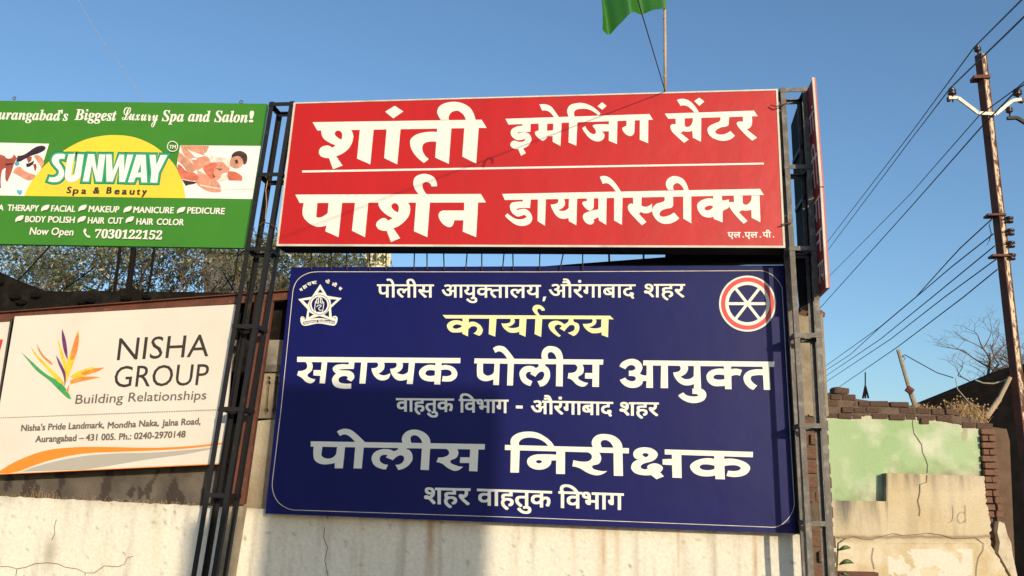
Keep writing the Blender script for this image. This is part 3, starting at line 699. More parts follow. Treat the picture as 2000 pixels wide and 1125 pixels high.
p.poly(L_, """112,200 1790,215 1785,282 108,265
148,255 145,420~ 165,460~ 215,490~ 280,495~ 358,470 355,545 430,548 440,260 372,260 365,375 335,410~ 280,425~ 235,400~ 222,370 222,257
545,260 535,552 612,553 625,260
352,68 385,130 430,108~ 480,130~ 540,208 632,208 560,110~ 500,50~ 440,35~ 395,42~
940,270 945,300~ 905,325 880,305~ 820,297~ 750,315~ 702,370~ 700,430~ 740,510~ 840,560 865,495 800,460~ 780,420~ 800,382~ 840,375~ 850,385 835,400 905,440 940,395~ 990,370~ 1020,400~ 1010,450~ 985,480~ 930,495 965,567 1040,540~ 1090,460~ 1095,390~ 1075,330~ 1035,300 1030,270
990,210 985,140~ 1010,80~ 1060,45~ 1120,40~ 1190,60~ 1240,110~ 1265,210 1260,565 1172,562 1178,210 1160,155~ 1120,120~ 1080,125~ 1065,160~ 1075,210
1405,272 1450,310~ 1440,355~ 1410,380~ 1335,390 1325,460 1380,480~ 1440,540~ 1530,568~ 1590,518 1520,500~ 1460,450~ 1520,400~ 1535,340~ 1515,275
1552,390 1650,390 1648,465 1550,463
1648,275 1645,570 1732,572 1735,277""")
p.poly(M_, """390,140 1895,155 1893,215 388,198
118,210 150,160~ 220,128~ 290,125~ 350,155~ 380,210~ 375,250~ 350,290 385,310~ 432,312 432,375 385,378 370,420~ 320,450~ 240,455~ 170,425~ 120,365 185,338 210,365~ 260,380~ 300,365~ 300,335~ 270,320~ 225,322 225,258 280,252~ 300,230~ 280,200~ 230,198~ 185,242
430,190 425,455 502,457 500,190
595,192 590,458 675,460 672,192
800,198 820,235~ 800,265~ 735,278 755,340~ 810,402~ 880,428~ 975,412 970,470 955,460 955,525 1010,530~ 1020,545~ 990,555~ 900,545~ 850,508 790,542 840,590~ 920,625~ 1010,628~ 1090,595~ 1115,540~ 1100,495~ 1055,465 1045,198 972,198 970,320 930,350~ 870,355~ 820,325 880,290~ 905,240~ 895,198
1315,200 1330,470 1405,472 1400,200
1325,240 1250,235~ 1160,260~ 1118,310~ 1130,380~ 1190,430~ 1260,437~ 1335,430 | 1195,335~ 1220,308~ 1290,305~ 1325,315 1325,355 1270,362~ 1215,355~
1398,245 1450,235~ 1525,250 1500,318 1450,308~ 1398,325
1765,245 1650,247~ 1580,275~ 1542,330~ 1555,395~ 1600,450~ 1655,480 1700,430 1640,385~ 1625,345~ 1645,318~ 1772,312
1760,200 1775,478 1852,480 1838,200""")
p.build(M['bluewhite'], blue, 'large white third line of text')
p = Print(YB)
p.text(T3, 'वाहतुक', 52, 458, 66, 69, 92, bold=3.5)
p.text(T3, 'िवभाग', 498, 845, 72, 77, 92, bold=3.5)
p.poly(T3, "900,116 948,117 948,138 900,137")
p.text(T3, 'औरंगाबाद', 1010, 1588, 82, 93, 92, bold=3.5)
p.text(T3, 'शहर', 1640, 1913, 94, 97, 92, bold=3.5)
p.build(M['bluewhite'], blue, 'small white fourth line of text')
p = Print(YB)
p.poly(N_, """92,172 1930,202 1928,260 90,228
125,220 120,330~ 140,380~ 200,412~ 270,415~ 345,400 345,457 430,458 455,225 370,225 360,305 320,345~ 265,355~ 215,335~ 205,300 215,223
562,225 542,458 630,460 652,225
368,70 400,118 450,100~ 500,120~ 560,180 670,188 590,110~ 520,55~ 460,40~ 410,48~
1015,232 1005,262~ 960,275 920,258~ 850,255~ 770,285~ 735,340~ 745,400~ 790,445~ 885,470 908,420 840,400~ 818,360~ 840,322~ 890,315~ 900,325 885,342 960,372 1000,335~ 1045,320~ 1075,340~ 1070,380~ 1040,410~ 985,420 1015,475 1100,445~ 1160,380~ 1165,320~ 1140,270~ 1105,258 1108,235
1062,190 1055,135~ 1090,80~ 1150,52~ 1220,52~ 1290,80~ 1340,130~ 1355,190 1338,477 1250,472 1268,190 1245,140~ 1200,110~ 1160,115~ 1145,140~ 1155,190
1480,240 1540,265~ 1550,305~ 1510,335~ 1438,342 1418,392 1480,410~ 1540,455~ 1620,485~ 1700,440 1620,425~ 1565,385~ 1630,345~ 1650,290~ 1625,245
1670,340 1772,342 1768,402 1665,400
1775,245 1762,487 1850,490 1862,248""")
p.poly(O_, """120,288 1915,335 1912,412 118,362
212,300 200,235~ 230,170~ 320,115~ 450,95~ 580,110~ 700,170~ 790,245~ 835,312 750,312 680,240~ 580,195~ 460,182~ 370,205~ 325,250~ 330,300 335,372 322,690 198,688 205,370
862,430 600,425~ 510,445~ 450,490~ 445,560~ 500,620~ 610,648~ 720,625~ 780,570~ 790,515 862,512 | 570,530~ 612,508~ 655,530~ 612,555~
862,375 860,708 988,710 990,380
1290,390 1370,430~ 1370,490~ 1300,530~ 1110,508 1095,598 1200,625~ 1310,690~ 1430,728~ 1520,715~ 1600,665 1480,660~ 1380,605~ 1480,560~ 1512,490~ 1500,430~ 1470,390
1395,325 1375,255~ 1400,190~ 1470,140~ 1580,132~ 1700,160~ 1790,235~ 1820,330 1828,738 1695,735 1690,335 1650,260~ 1590,220~ 1530,225~ 1505,260~ 1525,325""")
p.poly(P_, """630,198 1862,232 1860,308 632,268
255,340 200,300~ 195,240~ 240,190~ 350,168~ 460,190~ 530,250~ 520,310~ 460,360~ 330,400~ 295,445~ 340,475~ 395,465 390,430~ 440,400~ 500,392~ 570,415~ 605,460~ 565,515 620,575 515,615 440,555 330,558~ 220,530~ 165,470~ 170,410~ 200,370~ 252,345 | 320,270~ 362,250~ 405,270~ 385,300~ 360,305~
600,335 737,330 737,418 602,410
730,270 738,592 868,598 862,275
1320,290 1338,612 1470,617 1460,293
1335,335 1220,320~ 1090,345~ 1000,400~ 985,450~ 1030,520~ 1120,565~ 1230,575~ 1340,560 | 1118,445~ 1150,412~ 1230,408~ 1325,425 1325,470 1250,487~ 1160,480~
1462,330 1600,330~ 1740,370~ 1815,430~ 1815,490~ 1760,550~ 1640,582~ 1492,568 1515,492 1610,500~ 1680,480~ 1690,455~ 1640,425~ 1560,418~ 1462,430""")
p.build(M['bluewhite'], blue, 'large white fifth line of text')
p = Print(YB)
p.text(T4, 'शहर', 90, 503, 82, 91, 145, bold=5)
p.text(T4, 'वाहतुक', 570, 1243, 93, 115, 146, bold=5)
p.text(T4, 'िवभाग', 1310, 1895, 116, 136, 146, bold=5)
p.build(M['bluewhite'], blue, 'small white bottom line of text')
# star emblem
p = Print(YB)
p.poly(Q_, """460,245 555,405 755,438 608,572 622,742 450,682 262,742 286,592 158,452 345,418 | 460,312 426,362 494,364 | 598,452 690,457 608,530 | 224,468 318,458 284,528 | 512,668 580,608 582,698 | 304,628 370,662 304,702""")
k = p.lay; star = p.build(M['bluewhite'], blue, 'white five pointed star', 'star_emblem')
p = Print(YB, k); p.ring(560+450/7.03, 520+528/7.03, 138/7.03); p.build(M['blue'], star, name='emblem_disc')
p = Print(YB, k+1); p.ring(560+450/7.03, 520+528/7.03, 131/7.03, 108/7.03)
p.stroke(Q_, """405,632 385,590~ 388,540~ 395,480 412,478 418,520
415,515 412,450~ 428,450~ 436,515
436,510 440,430~ 458,425~ 462,510
462,510 468,440~ 482,445~ 484,520
484,520 492,490~ 508,498~ 500,580~ 485,632
408,632 485,632
410,560 440,535~ 475,540~ 440,575~ 450,600~ 480,600""", 10/7.03)
p.build(M['bluewhite'], star, 'white open hand inside a ring', 'hand_emblem')
p = Print(YB, k+12)
p.poly(Q_, "188,725 205,690~ 240,698~ 262,740 440,712~ 600,742 622,700~ 670,682~ 698,712~ 680,790~ 640,815~ 440,785~ 250,818~ 205,795~")
p.build(M['bluewhite'], star, name='ribbon')
p = Print(YB, k+14)
p.poly(Q_, "218,768 440,735~ 662,752 655,795 440,770~ 236,806")
p.stroke(Q_, """210,712 232,705~ 250,718~ 235,730~
640,708 660,700~ 672,712~ 655,722~""", .8)
p.build(M['blue'], star, name='ribbon_band')
p = Print(YB, k+18)
p.text(Q_, 'सदरकषणाय', 232, 418, 772, 742, 26, bold=1.2)
p.text(Q_, 'खलिनगरहणाय', 432, 652, 740, 762, 26, bold=1.2)
for t, cx, cy, an, wd in (('म', 200, 322, -.62, 36), ('हा', 250, 280, -.48, 56), ('रा', 310, 243, -.3, 52), ('ष', 360, 228, -.15, 32), ('ट', 393, 222, -.05, 34), ('पो', 560, 215, .18, 56), ('ली', 655, 255, .42, 62), ('स', 735, 308, .62, 42)):
    p.text(Q_, t, cx-wd/2, cx+wd/2, cy-19, cy-19, 38, bold=3, rot=(cx, cy, an))
p.build(M['bluewhite'], blue, 'tiny white lettering around the star emblem')
# wheel emblem
p = Print(YB); cx, cy = 1460, 593
p.ring(cx, cy, 55.5, 52, .985); p.ring(cx, cy, 43.5, 37, .985)
for a in (0, 52, -52):
    d = Vector((math.cos(R(a)), math.sin(R(a)))); n_ = Vector((-d.y, d.x))*2.8; c_ = Vector((cx, cy))
    p.loops([[c_-d*38+n_, c_+d*38+n_, c_+d*38-n_, c_-d*38-n_]])
wh = p.build(M['bluewhite'], blue, 'white rings and six spokes', 'wheel_emblem')
p = Print(YB); p.ring(cx, cy, 52, 43.5, .985); p.build(M['redring'], wh, 'red ring of the wheel emblem', 'wheel_ring')

# ------------------------------------------------------------------ green banner
GC = [(-60, 196), (521, 202.5), (475.5, 484.5), (-60, 475.5)]
gr = empty('green_banner', P(240, 480, YG), 'green spa banner with a yellow half sun and two printed pictures', 'banner')
mb = MB(); mb.slab([quad(GC, YG)], .03); mb.build('panel', M['green'], gr)
S_ = (70, 250, 6.667); G1 = (0, 180, 3.516)
p = Print(YG)
p.poly((330, 270, 8.653), "190,118 1552,130 1408,1028 262,1010 215,700 130,470")
k = p.lay; p.build(M['pinkwhite'], gr, 'printed picture ground', 'picture')
p = Print(YG); p.poly((0, 270, 8.65), "-100,72 830,92 700,510 410,975 -100,965"); p.build(M['pinkwhite'], gr, 'printed picture ground', 'picture')
p = Print(YG, 1)
p.poly(PX, "48,382.5 58,360~ 74,338~ 95,316~ 123,295~ 160,275~ 195,266~ 226,263.8~ 262,268~ 296,282~ 318,298~ 336,316~ 350,338~ 358,362~ 362,387")
p.build(M['yellow'], gr, name='sun_shape')
SW = """385,345 330,335~ 250,345~ 210,400~ 215,450~ 260,510~ 300,560~ 285,615~ 240,640~ 180,640 160,690 230,705~ 310,690~ 360,630~ 365,560~ 330,490~ 300,440~ 310,405~ 345,400~ 370,405
425,340 380,590~ 385,660~ 440,705~ 520,690~ 575,640~ 590,590 625,345 545,342 500,600~ 478,622~ 458,605~ 512,340
680,340 610,695 690,697 730,480 785,697 860,697 905,345 825,343 795,560 760,342
915,343 920,697 1000,698 1085,480 1085,700 1160,702 1270,347 1190,347 1150,560 1150,347 1090,345 1000,560 985,343
1310,347 1200,705 1275,706 1300,640 1370,642 1375,708 1450,710 1430,350 | 1325,580 1370,460 1370,580
1480,350 1505,580 1490,710 1580,712 1600,580 1715,352 1625,352 1570,480 1560,350"""
p = Print(YG, 3); p.poly(S_, SW, g=5.2); p.build(M['teal'], gr, name='letter_outline')
p = Print(YG, 10); p.poly(S_, SW, g=3.4); p.build(M['teal2'], gr, name='letter_outline')
p = Print(YG, 18); p.poly(S_, SW); p.build(M['pinkwhite'], gr, 'white slanted capitals on the half sun')
p = Print(YG, 6)
for t, a, b, y in (('S', 402, 468, 766), ('p', 482, 565, 772), ('a', 592, 665, 775), ('&', 745, 838, 770), ('B', 918, 995, 770), ('e', 1022, 1098, 778), ('a', 1120, 1195, 780), ('u', 1220, 1292, 782), ('t', 1312, 1365, 782), ('y', 1382, 1452, 784)):
    p.text(S_, t, a, b-16, y, y, 82, bold=5, shear=.18, top=.69)
p.build(M['ink'], gr, 'small dark spaced words under the capitals')
W_ = M['white']
p = Print(YG)
p.text(G1, serif("urangabad's"), -10, 468, 118, 128, 68, top=.66, bold=1.2)
p.text(G1, serif("Biggest"), 512, 800, 118, 124, 72, top=.66, bold=1.2)
p.text(G1, serif("Luxury", 0x1D4D0, 0x1D4EA), 838, 1085, 98, 108, 92, top=.66, bold=.8)
p.text(G1, serif("Spa"), 1112, 1262, 126, 130, 72, top=.66, bold=1.2)
p.text(G1, serif("and"), 1292, 1445, 128, 132, 72, top=.66, bold=1.2)
p.text(G1, serif("Salon"), 1472, 1700, 130, 134, 74, top=.66, bold=1.2)
p.text(G1, "!", 1712, 1735, 130, 130, 74, top=.69, bold=4, shear=.1)
p.text(G1, "A", -12, 22, 772, 772, 40, top=.69, bold=1.5, shear=.15)
for t, a, b, y0, y1 in (("THERAPY", 50, 268, 772, 776), ("FACIAL", 350, 520, 777, 780), ("MAKEUP", 608, 820, 780, 784), ("MANICURE", 915, 1195, 786, 790), ("PEDICURE", 1285, 1545, 790, 796),
                        ("BODY", 172, 315, 850, 852), ("POLISH", 330, 515, 852, 856), ("HAIR", 602, 720, 858, 860), ("CUT", 740, 845, 860, 862), ("HAIR", 935, 1055, 866, 868), ("COLOR", 1075, 1265, 868, 872)):
    p.text(G1, t, a, b-6, y0, y1, 42, top=.69, bold=1.6, shear=.15)
p.text(G1, "Now", 202, 328, 928, 930, 50, top=.69, bold=1.2, shear=.2)
p.text(G1, "Open", 350, 500, 930, 934, 50, top=.69, bold=1.2, shear=.2)
p.text(G1, serif("7030122152"), 648, 1108, 945, 955, 56, top=.66, bold=1.4, shear=.15)
for x, y in ((282, 775), (538, 775), (848, 785), (1215, 790), (105, 848), (532, 853), (862, 855)):
    p.poly((x/3.516, 180+y/3.516, 3.516), "0,36 5,18~ 22,4~ 58,-2 54,16~ 40,32~ 18,36~ 2,46")
p.poly(G1, "575,945 588,938~ 592,955 586,962 600,985 610,982 622,994 610,1000~ 590,988~ 574,960~")
p.stroke(G1, "1150,372 1162,345~ 1186,338~ 1212,350~ 1220,372~ 1210,398~ 1185,406~ 1158,396~", 1.7, True)
p.text(G1, "TM", 1160, 1205, 364, 364, 24, top=.69, bold=1, shear=.15)
p.build(W_, gr, 'white slogan, service list and phone number')
# printed pictures: flat colours only
def flatcol(n, c): return mat('print_'+n, c, .55, n=(26, tuple(x*.62 for x in c), .42, .75), n2=(11, tuple(min(.85, x*1.35+.05) for x in c), .52, .75))
sk1 = flatcol('skin', (.72, .30, .19)); sk2 = flatcol('warm_skin', (.62, .15, .08)); sk3 = flatcol('light_skin', (.64, .30, .18)); hr = flatcol('dark_hair', (.05, .022, .016))
ow = flatcol('cloth', (.80, .70, .58)); rdh = flatcol('red_hair', (.36, .07, .04)); dk = flatcol('dark_purple', (.03, .012, .025)); tq = flatcol('turquoise', (.08, .42, .55))
B1 = (330, 270, 8.653); B2 = (0, 270, 8.65)
def pic(Bk, m, txt, lay):
    p = Print(YG, lay); p.poly(Bk, txt); o = p.build(m, gr, name='picture_print'); return o
pic(B1, sk3, """190,120 270,120 400,280~ 470,330 600,300 600,370 540,380 480,350 420,330~ 340,350~ 230,240
560,125 680,130 640,230 600,260
170,230 260,300~ 360,380~ 450,540 380,595 320,580~ 240,470~ 140,380
1060,290 1100,250~ 1250,280~ 1260,400~ 1200,500~ 1080,500~ 1020,430""", 3)
pic(B1, sk1, """280,120 560,125 600,290 470,250~ 330,190~
340,350 460,360~ 620,300~ 700,420~ 560,500~ 450,540~ 400,400
480,540 600,600~ 800,710~ 885,860 880,910 720,910~ 600,870~ 450,740~ 480,620
560,500 700,410 850,400~ 1000,420~ 1010,560~ 900,600~ 860,700~ 760,690~ 620,600""", 8)
pic(B1, sk2, """140,450 190,450~ 300,560~ 440,590~ 500,680~ 420,720~ 300,700~ 215,690 150,560
590,480 720,420~ 820,440~ 760,520~ 740,690~ 650,620~ 590,550
1000,560 1120,570~ 1230,640~ 1230,720 1010,710 980,640""", 14)
pic(B1, ow, """700,290 830,320 960,330 1020,400~ 1030,500~ 990,480~ 900,400~ 760,390 690,360
520,780 900,850 1440,850 1430,870 880,870 520,800
820,700 980,600 985,700 900,730""", 18)
pic(B1, hr, """1060,290 1120,230~ 1210,215~ 1300,260~ 1325,340~ 1300,430~ 1255,440 1240,350~ 1180,300~ 1100,310~ 1065,330
1110,370 1160,360 1170,420 1130,430
800,500 860,520 910,510 860,545
740,600 780,650 760,670
220,700 330,720 470,740 430,770 310,790 290,810""", 24)
pic(B2, rdh, """-80,275 60,290~ 120,340~ 200,330 240,270 290,340 240,430~ 190,580~ 120,740 90,680~ 100,500 30,560~ 20,840 -80,840
440,320 540,310 530,380 480,420
560,440 610,430 620,500 590,570""", 3)
pic(B2, dk, """300,295 420,270~ 600,150~ 720,125~ 770,160~ 740,210~ 640,260~ 520,300~ 340,395 270,400
440,430 500,420 580,370 560,440 500,480 450,490
500,770 570,670 520,740
95,430 240,420 220,440 90,460""", 8)
pic(B2, sk1, """570,300 650,290~ 740,390~ 700,500 650,420~ 600,340
220,580 320,480~ 430,560~ 600,620 560,690~ 470,710~ 330,640~""", 13)
pic(B2, tq, """250,410 310,395~ 325,440~ 270,465~
285,870 340,880 370,870 370,930 330,960 290,920""", 17)
hk = MB()
for x, y in ((28, 192), (471, 199)):
    c = P(x, y, YG+.015); hk.tube([c+Vector((.011*math.cos(a), 0, .011*math.sin(a))) for a in [i*math.pi/5 for i in range(11)]], .003, 5)
hk.build('hook', M['rust'], gr)

# ------------------------------------------------------------------ cream banner
cb = empty('cream_banner', P(215, 915, YN), 'cream building company banner with a printed flower, tied under the rusty beam', 'banner')
mb = MB(); mb.slab([quad([(29, 618), (460, 594.5), (436, 906.5), (-24, 927)], YN)], .012); mb.build('sheet', M['cream'], cb)
V_ = (0, 460, 2.557); U_ = (0, 600, 3.408)
p = Print(YN)
p.text(V_, "NISHA", 583, 1040, 512, 492, 111, top=.69, shear=.12)
p.text(V_, "GROUP", 566, 1035, 652, 640, 106, top=.69, shear=.12)
p.build(M['ink'], cb, 'large thin slanted brown capitals')
p = Print(YN, 12)
p.text(V_, "Building", 375, 612, 795, 786, 46, top=.69, shear=.15, bold=.4)
p.text(V_, "Relationships", 640, 1028, 784, 772, 46, top=.69, shear=.15, bold=.4)
p.text(V_, "Nisha's Pride Landmark,", 105, 518, 945, 928, 32, top=.69, shear=.12, bold=1.2)
p.text(V_, "Mondha Naka,", 537, 792, 932, 918, 32, top=.69, shear=.12, bold=1.2)
p.text(V_, "Jalna Road,", 808, 1000, 920, 910, 32, top=.69, shear=.12, bold=1.2)
p.text(V_, "Aurangabad – 431 005.", 176, 576, 1000, 988, 32, top=.69, shear=.12, bold=1.2)
p.text(V_, "Ph.: 0240-2970148", 594, 924, 988, 975, 32, top=.69, shear=.12, bold=1.2)
for i in range(92):
    t = i/91; x = 2+1095*t; y = 909-42*t; p.loops([[Vector((x0_/2.557, 460+y0_/2.557)) for x0_, y0_ in ((x, y), (x+6, y-.3), (x+6, y+3), (x, y+3.3))]])
p.build(M['greyink'], cb, 'brown tagline, dotted rule and address')
p = Print(YN)
p.poly(U_, "0,1090 120,1020~ 300,955~ 500,932~ 700,930~ 1000,935~ 1250,925~ 1480,900 1480,912 1250,940~ 1000,955~ 800,962~ 550,975~ 330,1020~ 130,1092 60,1106 -40,1108 -60,1110")
p.poly(PX, "0,925.5 160,918 300,911 436,904.5 436,906.4 0,926.8")
p.build(M['orange'], cb, name='orange_band')
p = Print(YN, 3)
p.poly(U_, "140,1095 330,1035~ 560,990~ 800,972~ 1000,968~ 1250,950~ 1480,925 1250,975~ 1000,1010~ 760,1050~ 560,1082")
p.build(M['grey'], cb, name='grey_band')
gp = flatcol('leaf_green', (.06, .33, .09)); yp = flatcol('petal_yellow', (.82, .56, .04)); op = flatcol('petal_orange', (.80, .26, .04)); pp = flatcol('petal_purple', (.16, .03, .14))
for m_, t_, l_, n_ in ((gp, "140,298 210,360~ 300,440~ 400,500~ 450,560~ 475,612 450,605~ 400,560~ 330,490~ 240,420~ 190,360~", 0, 'printed_leaf'),
    (yp, """200,255 250,320~ 340,410~ 410,480~ 430,520 380,490~ 300,400~ 240,330~
522,145 522,250~ 490,370~ 440,500 430,440~ 450,350~ 490,250~
470,460 540,420~ 640,410~ 560,460~ 480,475
380,195 410,280~ 440,370~ 430,420 405,330~""", 1, 'printed_petal'),
    (op, """245,240 290,320~ 350,380~ 300,350~ 262,300~
520,160 522,250~ 500,330~ 470,350~ 480,270~
540,435 620,410~ 695,402 640,430~ 560,450~
465,490 540,465~ 670,466 580,485~ 470,512
438,560 462,510 455,570""", 6, 'printed_petal'),
    (pp, """413,145 440,230~ 450,350 425,290~ 412,210~
372,318 420,400~ 437,450~ 430,530 420,450~ 390,380~""", 13, 'printed_petal')):
    p = Print(YN, l_); p.poly(U_, t_); p.build(m_, cb, name=n_)
nb = empty('neighbour_banner', P(-80, 780, YN+.03), 'pale banner edge with a red corner at the left rim, beside the cream banner', 'banner')
mb = MB(); mb.slab([quad([(-300, 640), (19, 628), (-25, 915), (-300, 925)], YN+.03)], .012); mb.build('sheet', M['cream'], nb)
p = Print(YN+.03); p.poly(PX, "-60,664 6,663 -5,705 -60,707"); p.build(M['redring'], nb, name='red_print')
mb = MB(); mb.tube([P(23, 622, YN), P(-26, 930, YN)], .007, 6)
tag(mb.build('banner_pipe', M['steel_dk']), 'thin dark pipe between the cream banner and its left neighbour', 'pipe')

# ------------------------------------------------------------------ lattice towers
def angp(s_): return [(0, 0), (s_, 0), (s_, .005), (.005, .005), (.005, s_), (0, s_)]
def tower(name, label, m, pl, pr, ys, dep, Yf, ztop_px, leg=.036):
    """pl, pr = (x at top, y top, x at bottom, y bottom) of the two front rails; ys = heights of the rungs in the picture"""
    root = empty(name, P(pl[2], pl[3], Yf), label, 'lattice tower', 'lattice towers that carry the boards')
    def rail(l, Y):
        a = P(l[0], l[1], Yf); b = P(l[2], l[3], Yf); d = (a-b)/(a.z-b.z)
        return lambda z: Vector((0, Y-Yf, 0))+b+d*(z-b.z)
    zt = P((pl[0]+pr[0])/2, ztop_px, Yf).z
    ra = [rail(pl, Yf), rail(pr, Yf), rail(pl, Yf+dep), rail(pr, Yf+dep)]
    for i, r_ in enumerate(ra):
        sx = -1 if i % 2 else 1; sy = 1 if i < 2 else -1
        pr_ = [(x*sx, y*sy) for x, y in angp(leg)]
        # u axis = +x, v axis = +y
        mb = MB(); A_ = r_(0); B_ = r_(zt); n = len(pr_)
        vs = [A_+Vector((x, y, 0)) for x, y in pr_]+[B_+Vector((x, y, 0)) for x, y in pr_]
        fs = [(j, (j+1) % n, n+(j+1) % n, n+j) for j in range(n)]+[tuple(range(n))[::-1], tuple(range(n, 2*n))]
        mb.add(vs, fs); recalc(mb.build('rail', m, root))
    for yy in ys:
        z = P((pl[0]+pr[0])/2, yy, Yf).z
        fl, fr, bl, br = [r_(z) for r_ in ra]
        for A_, B_, off in ((fl, fr, Vector((0, -.0035, 0))), (bl, br, Vector((0, .0035, 0))), (fl, bl, Vector((-.0035, 0, 0))), (fr, br, Vector((.0035, 0, 0)))):
            mb = MB(); d = (B_-A_).normalized(); hz = off.normalized()
            h = leg-.004; t = .006
            for (a0, a1, b0, b1) in ((0, t, -h, 0), (t, h, -t, 0)):
                # vertical leg outside, horizontal leg inwards
                q_ = []
                for e in (A_+off+d*(-.001), B_+off+d*.001):
                    for s_, zz in ((a0, b0), (a1, b0), (a1, b1), (a0, b1)): q_.append(e-hz*s_+Vector((0, 0, zz)))
                mb.add(q_, [(0, 1, 2, 3), (7, 6, 5, 4), (0, 4, 5, 1), (1, 5, 6, 2), (2, 6, 7, 3), (3, 7, 4, 0)])
            recalc(mb.build('rung', m, root))
    return root, ra
tl, ra = tower('lattice_tower', 'black painted lattice tower between the green banner and the red board', M['steel_dk'], (526.5, 200, 373.5, 1123), (574, 200, 422, 1123), (200, 337, 482, 634, 797, 968), .15, YR, 198, .029)
tr, rb_ = tower('lattice_tower', 'grey weathered lattice tower at the right end of the red and blue boards', M['steel_gr'], (1524, 173, 1579, 1123), (1577, 173, 1632, 1123), (172, 322, 481, 650, 826, 1016), .16, YR, 170, .029)
def wire(pts, r_, m, parent=None, name='tie_wire'):
    mb = MB(); mb.tube(pts, r_, 5); return mb.build(name, m, parent)
wire([P(1505, 205, YR-.02), P(1516, 208, YR-.03), P(1530, 204, YR-.03), P(1536, 201, YR)], .004, M['rust'], tr)
wire([P(1524, 440, YR-.02), P(1532, 437, YR-.03), P(1545, 436, YR-.01)], .004, M['rust'], tr)
wire([P(505, 441, YR-.01), P(515, 434, YR-.02), P(526, 437, YR-.02), P(535, 442, YR-.03), P(541, 446, YR-.01)], .004, M['rust'], tl)
cord = MB(); cord.tube([P(519, 345, YR+.06), P(523, 352, YR+.05), P(519, 372, YR+.05), P(521, 398, YR+.06), P(518, 428, YR+.06)], .0035, 5)
tag(cord.build('dangling_cord', mat('jute_cord', (.40, .22, .10), .9)), 'short brown cord dangling inside the left lattice tower', 'cord')
# hanging rods between the boards
tops = (608, 647, 677, 702, 722, 754, 809, 834, 867, 911, 941, 983, 1002, 1054, 1097, 1138)
dx = (1, 0, 1, -4, 0, 0, -1, 0, 1, -3, 0, -3, 1, -1, -7, 0)
ORD = 'leftmost second third fourth fifth sixth seventh eighth ninth tenth eleventh twelfth thirteenth fourteenth fifteenth rightmost'.split()
for i, (x, d) in enumerate(zip(tops, dx)):
    mb = MB(); mb.tube([P(x-d/2, 494, -.03), P(x+d/2, 527, -.02)], .0042 if i != 3 else .002, 6)
    tag(mb.build('hanging_rod', M['black']), ORD[i]+' thin black rod from the left, between the red and the blue board', 'rod', 'rods between the red and the blue board')
mb = MB(); mb.slab([[P(x, y, .06) for x, y in ((1035, 522), (1300, 502), (1300, 494), (1560, 484), (1560, 512), (1463, 512), (1356, 517.5), (1290, 524), (1290, 530), (1035, 530))]], .06)
tag(mb.build('dark_bracket', M['dark']), 'dark sheet bracket in the gap above the right end of the blue board', 'bracket')
for x, x2 in ((1189, 1191), (1257, 1257)):
    mb = MB(); mb.tube([P(x, 485, .5), P(x2, 540, .5)], .008, 6); tag(mb.build('thin_post', M['bamboo']), ('brown post seen in the gap left of the dark bracket corner' if x < 1200 else 'thinner brown post seen in the gap further right'), 'post', 'posts behind the boards')

# side board at the right, seen edge on
sb = empty('side_board', P(1612, 560, YR-.1), 'narrow red board seen edge on at the right of the lattice tower', 'signboard')
def side(x0, y0, x1, y1, Yn, Yfar, nm):
    # near edge from (x0,y0) to (x1,y1) at depth Yn, runs back to Yfar
    a = P(x0, y0, Yn); b = P(x1, y1, Yn)
    th = .020
    for (o_, w_, m_, n_, fy) in ((0, .012, M['cream_edge'], 'edge_strip', 0), (.012, .009, M['pink'], 'edge_cap', .002)):
        mb = MB(); q_ = [a+Vector((o_, fy, 0)), a+Vector((o_+w_, fy, 0)), b+Vector((o_+w_, fy, 0)), b+Vector((o_, fy, 0))]; mb.slab([q_], .012); mb.build(n_, m_, sb)
    mb = MB(); L = (Yfar-Yn)
    v = [a+Vector((.004, .012, -.004)), b+Vector((.004, .012, .004)), b+Vector((.004, L, .004)), a+Vector((.004, L, -.004))]
    v += [p_+Vector((th, 0, 0)) for p_ in v]
    mb.add(v, [(0, 1, 2, 3), (7, 6, 5, 4), (0, 3, 7, 4), (1, 5, 6, 2), (2, 6, 7, 3), (0, 4, 5, 1)]); mb.build('panel', M['sidered'], sb)
    return a, b, L
sa, sb1, L1 = side(1586, 151, 1602, 364, -.36, -.10, 'a')
sc_, sd1, L2 = side(1602, 366, 1613.5, 562, -.36, -.10, 'b')
def sidetext(t, a, b, L, f0, f1, g0=.12, g1=.88, turn=False):
    vs, fs = glyphs(t); xs = [v[0] for v in vs]; ys = [v[1] for v in vs]; mb = MB(); out = []
    for x, y in vs:
        u = (x-min(xs))/(max(xs)-min(xs)); w_ = (y-min(ys))/(max(ys)-min(ys))
        t_ = f1+(f0-f1)*w_; p_ = a.lerp(b, t_); out.append(p_+Vector((.0025, L*(g1+(g0-g1)*u) if not turn else L*(g0+(g1-g0)*u), 0)))
    mb.add(out, fs); mb.build('lettering', M['white'], sb)
sidetext('शां', sa, sb1, L1, .22, .45); sidetext('ती', sa, sb1, L1, .55, .95)
sidetext('पा', sc_, sd1, L2, .05, .28); sidetext('न', sc_, sd1, L2, .38, .6); sidetext('डाय', sc_, sd1, L2, .7, .9)
db = empty('dark_side_box', P(1575, 590, 0), 'dark board back standing edge on inside the right tower', 'signboard')
xb = P(1573, 400, -.03).x
a = P(1572, 190, -.05); z0_ = P(1590, 590, -.05).z
mb = MB(); mb.add([(xb, -.06, z0_-.02), (xb, .24, z0_+.07), (xb, .24, a.z-.05), (xb, -.06, a.z)]+[(xb+.02, -.06, z0_-.02), (xb+.02, .24, z0_+.07), (xb+.02, .24, a.z-.05), (xb+.02, -.06, a.z)],
    [(0, 3, 2, 1), (4, 5, 6, 7), (0, 1, 5, 4), (1, 2, 6, 5), (2, 3, 7, 6), (3, 0, 4, 7)]); mb.build('panel', M['dark'], db)
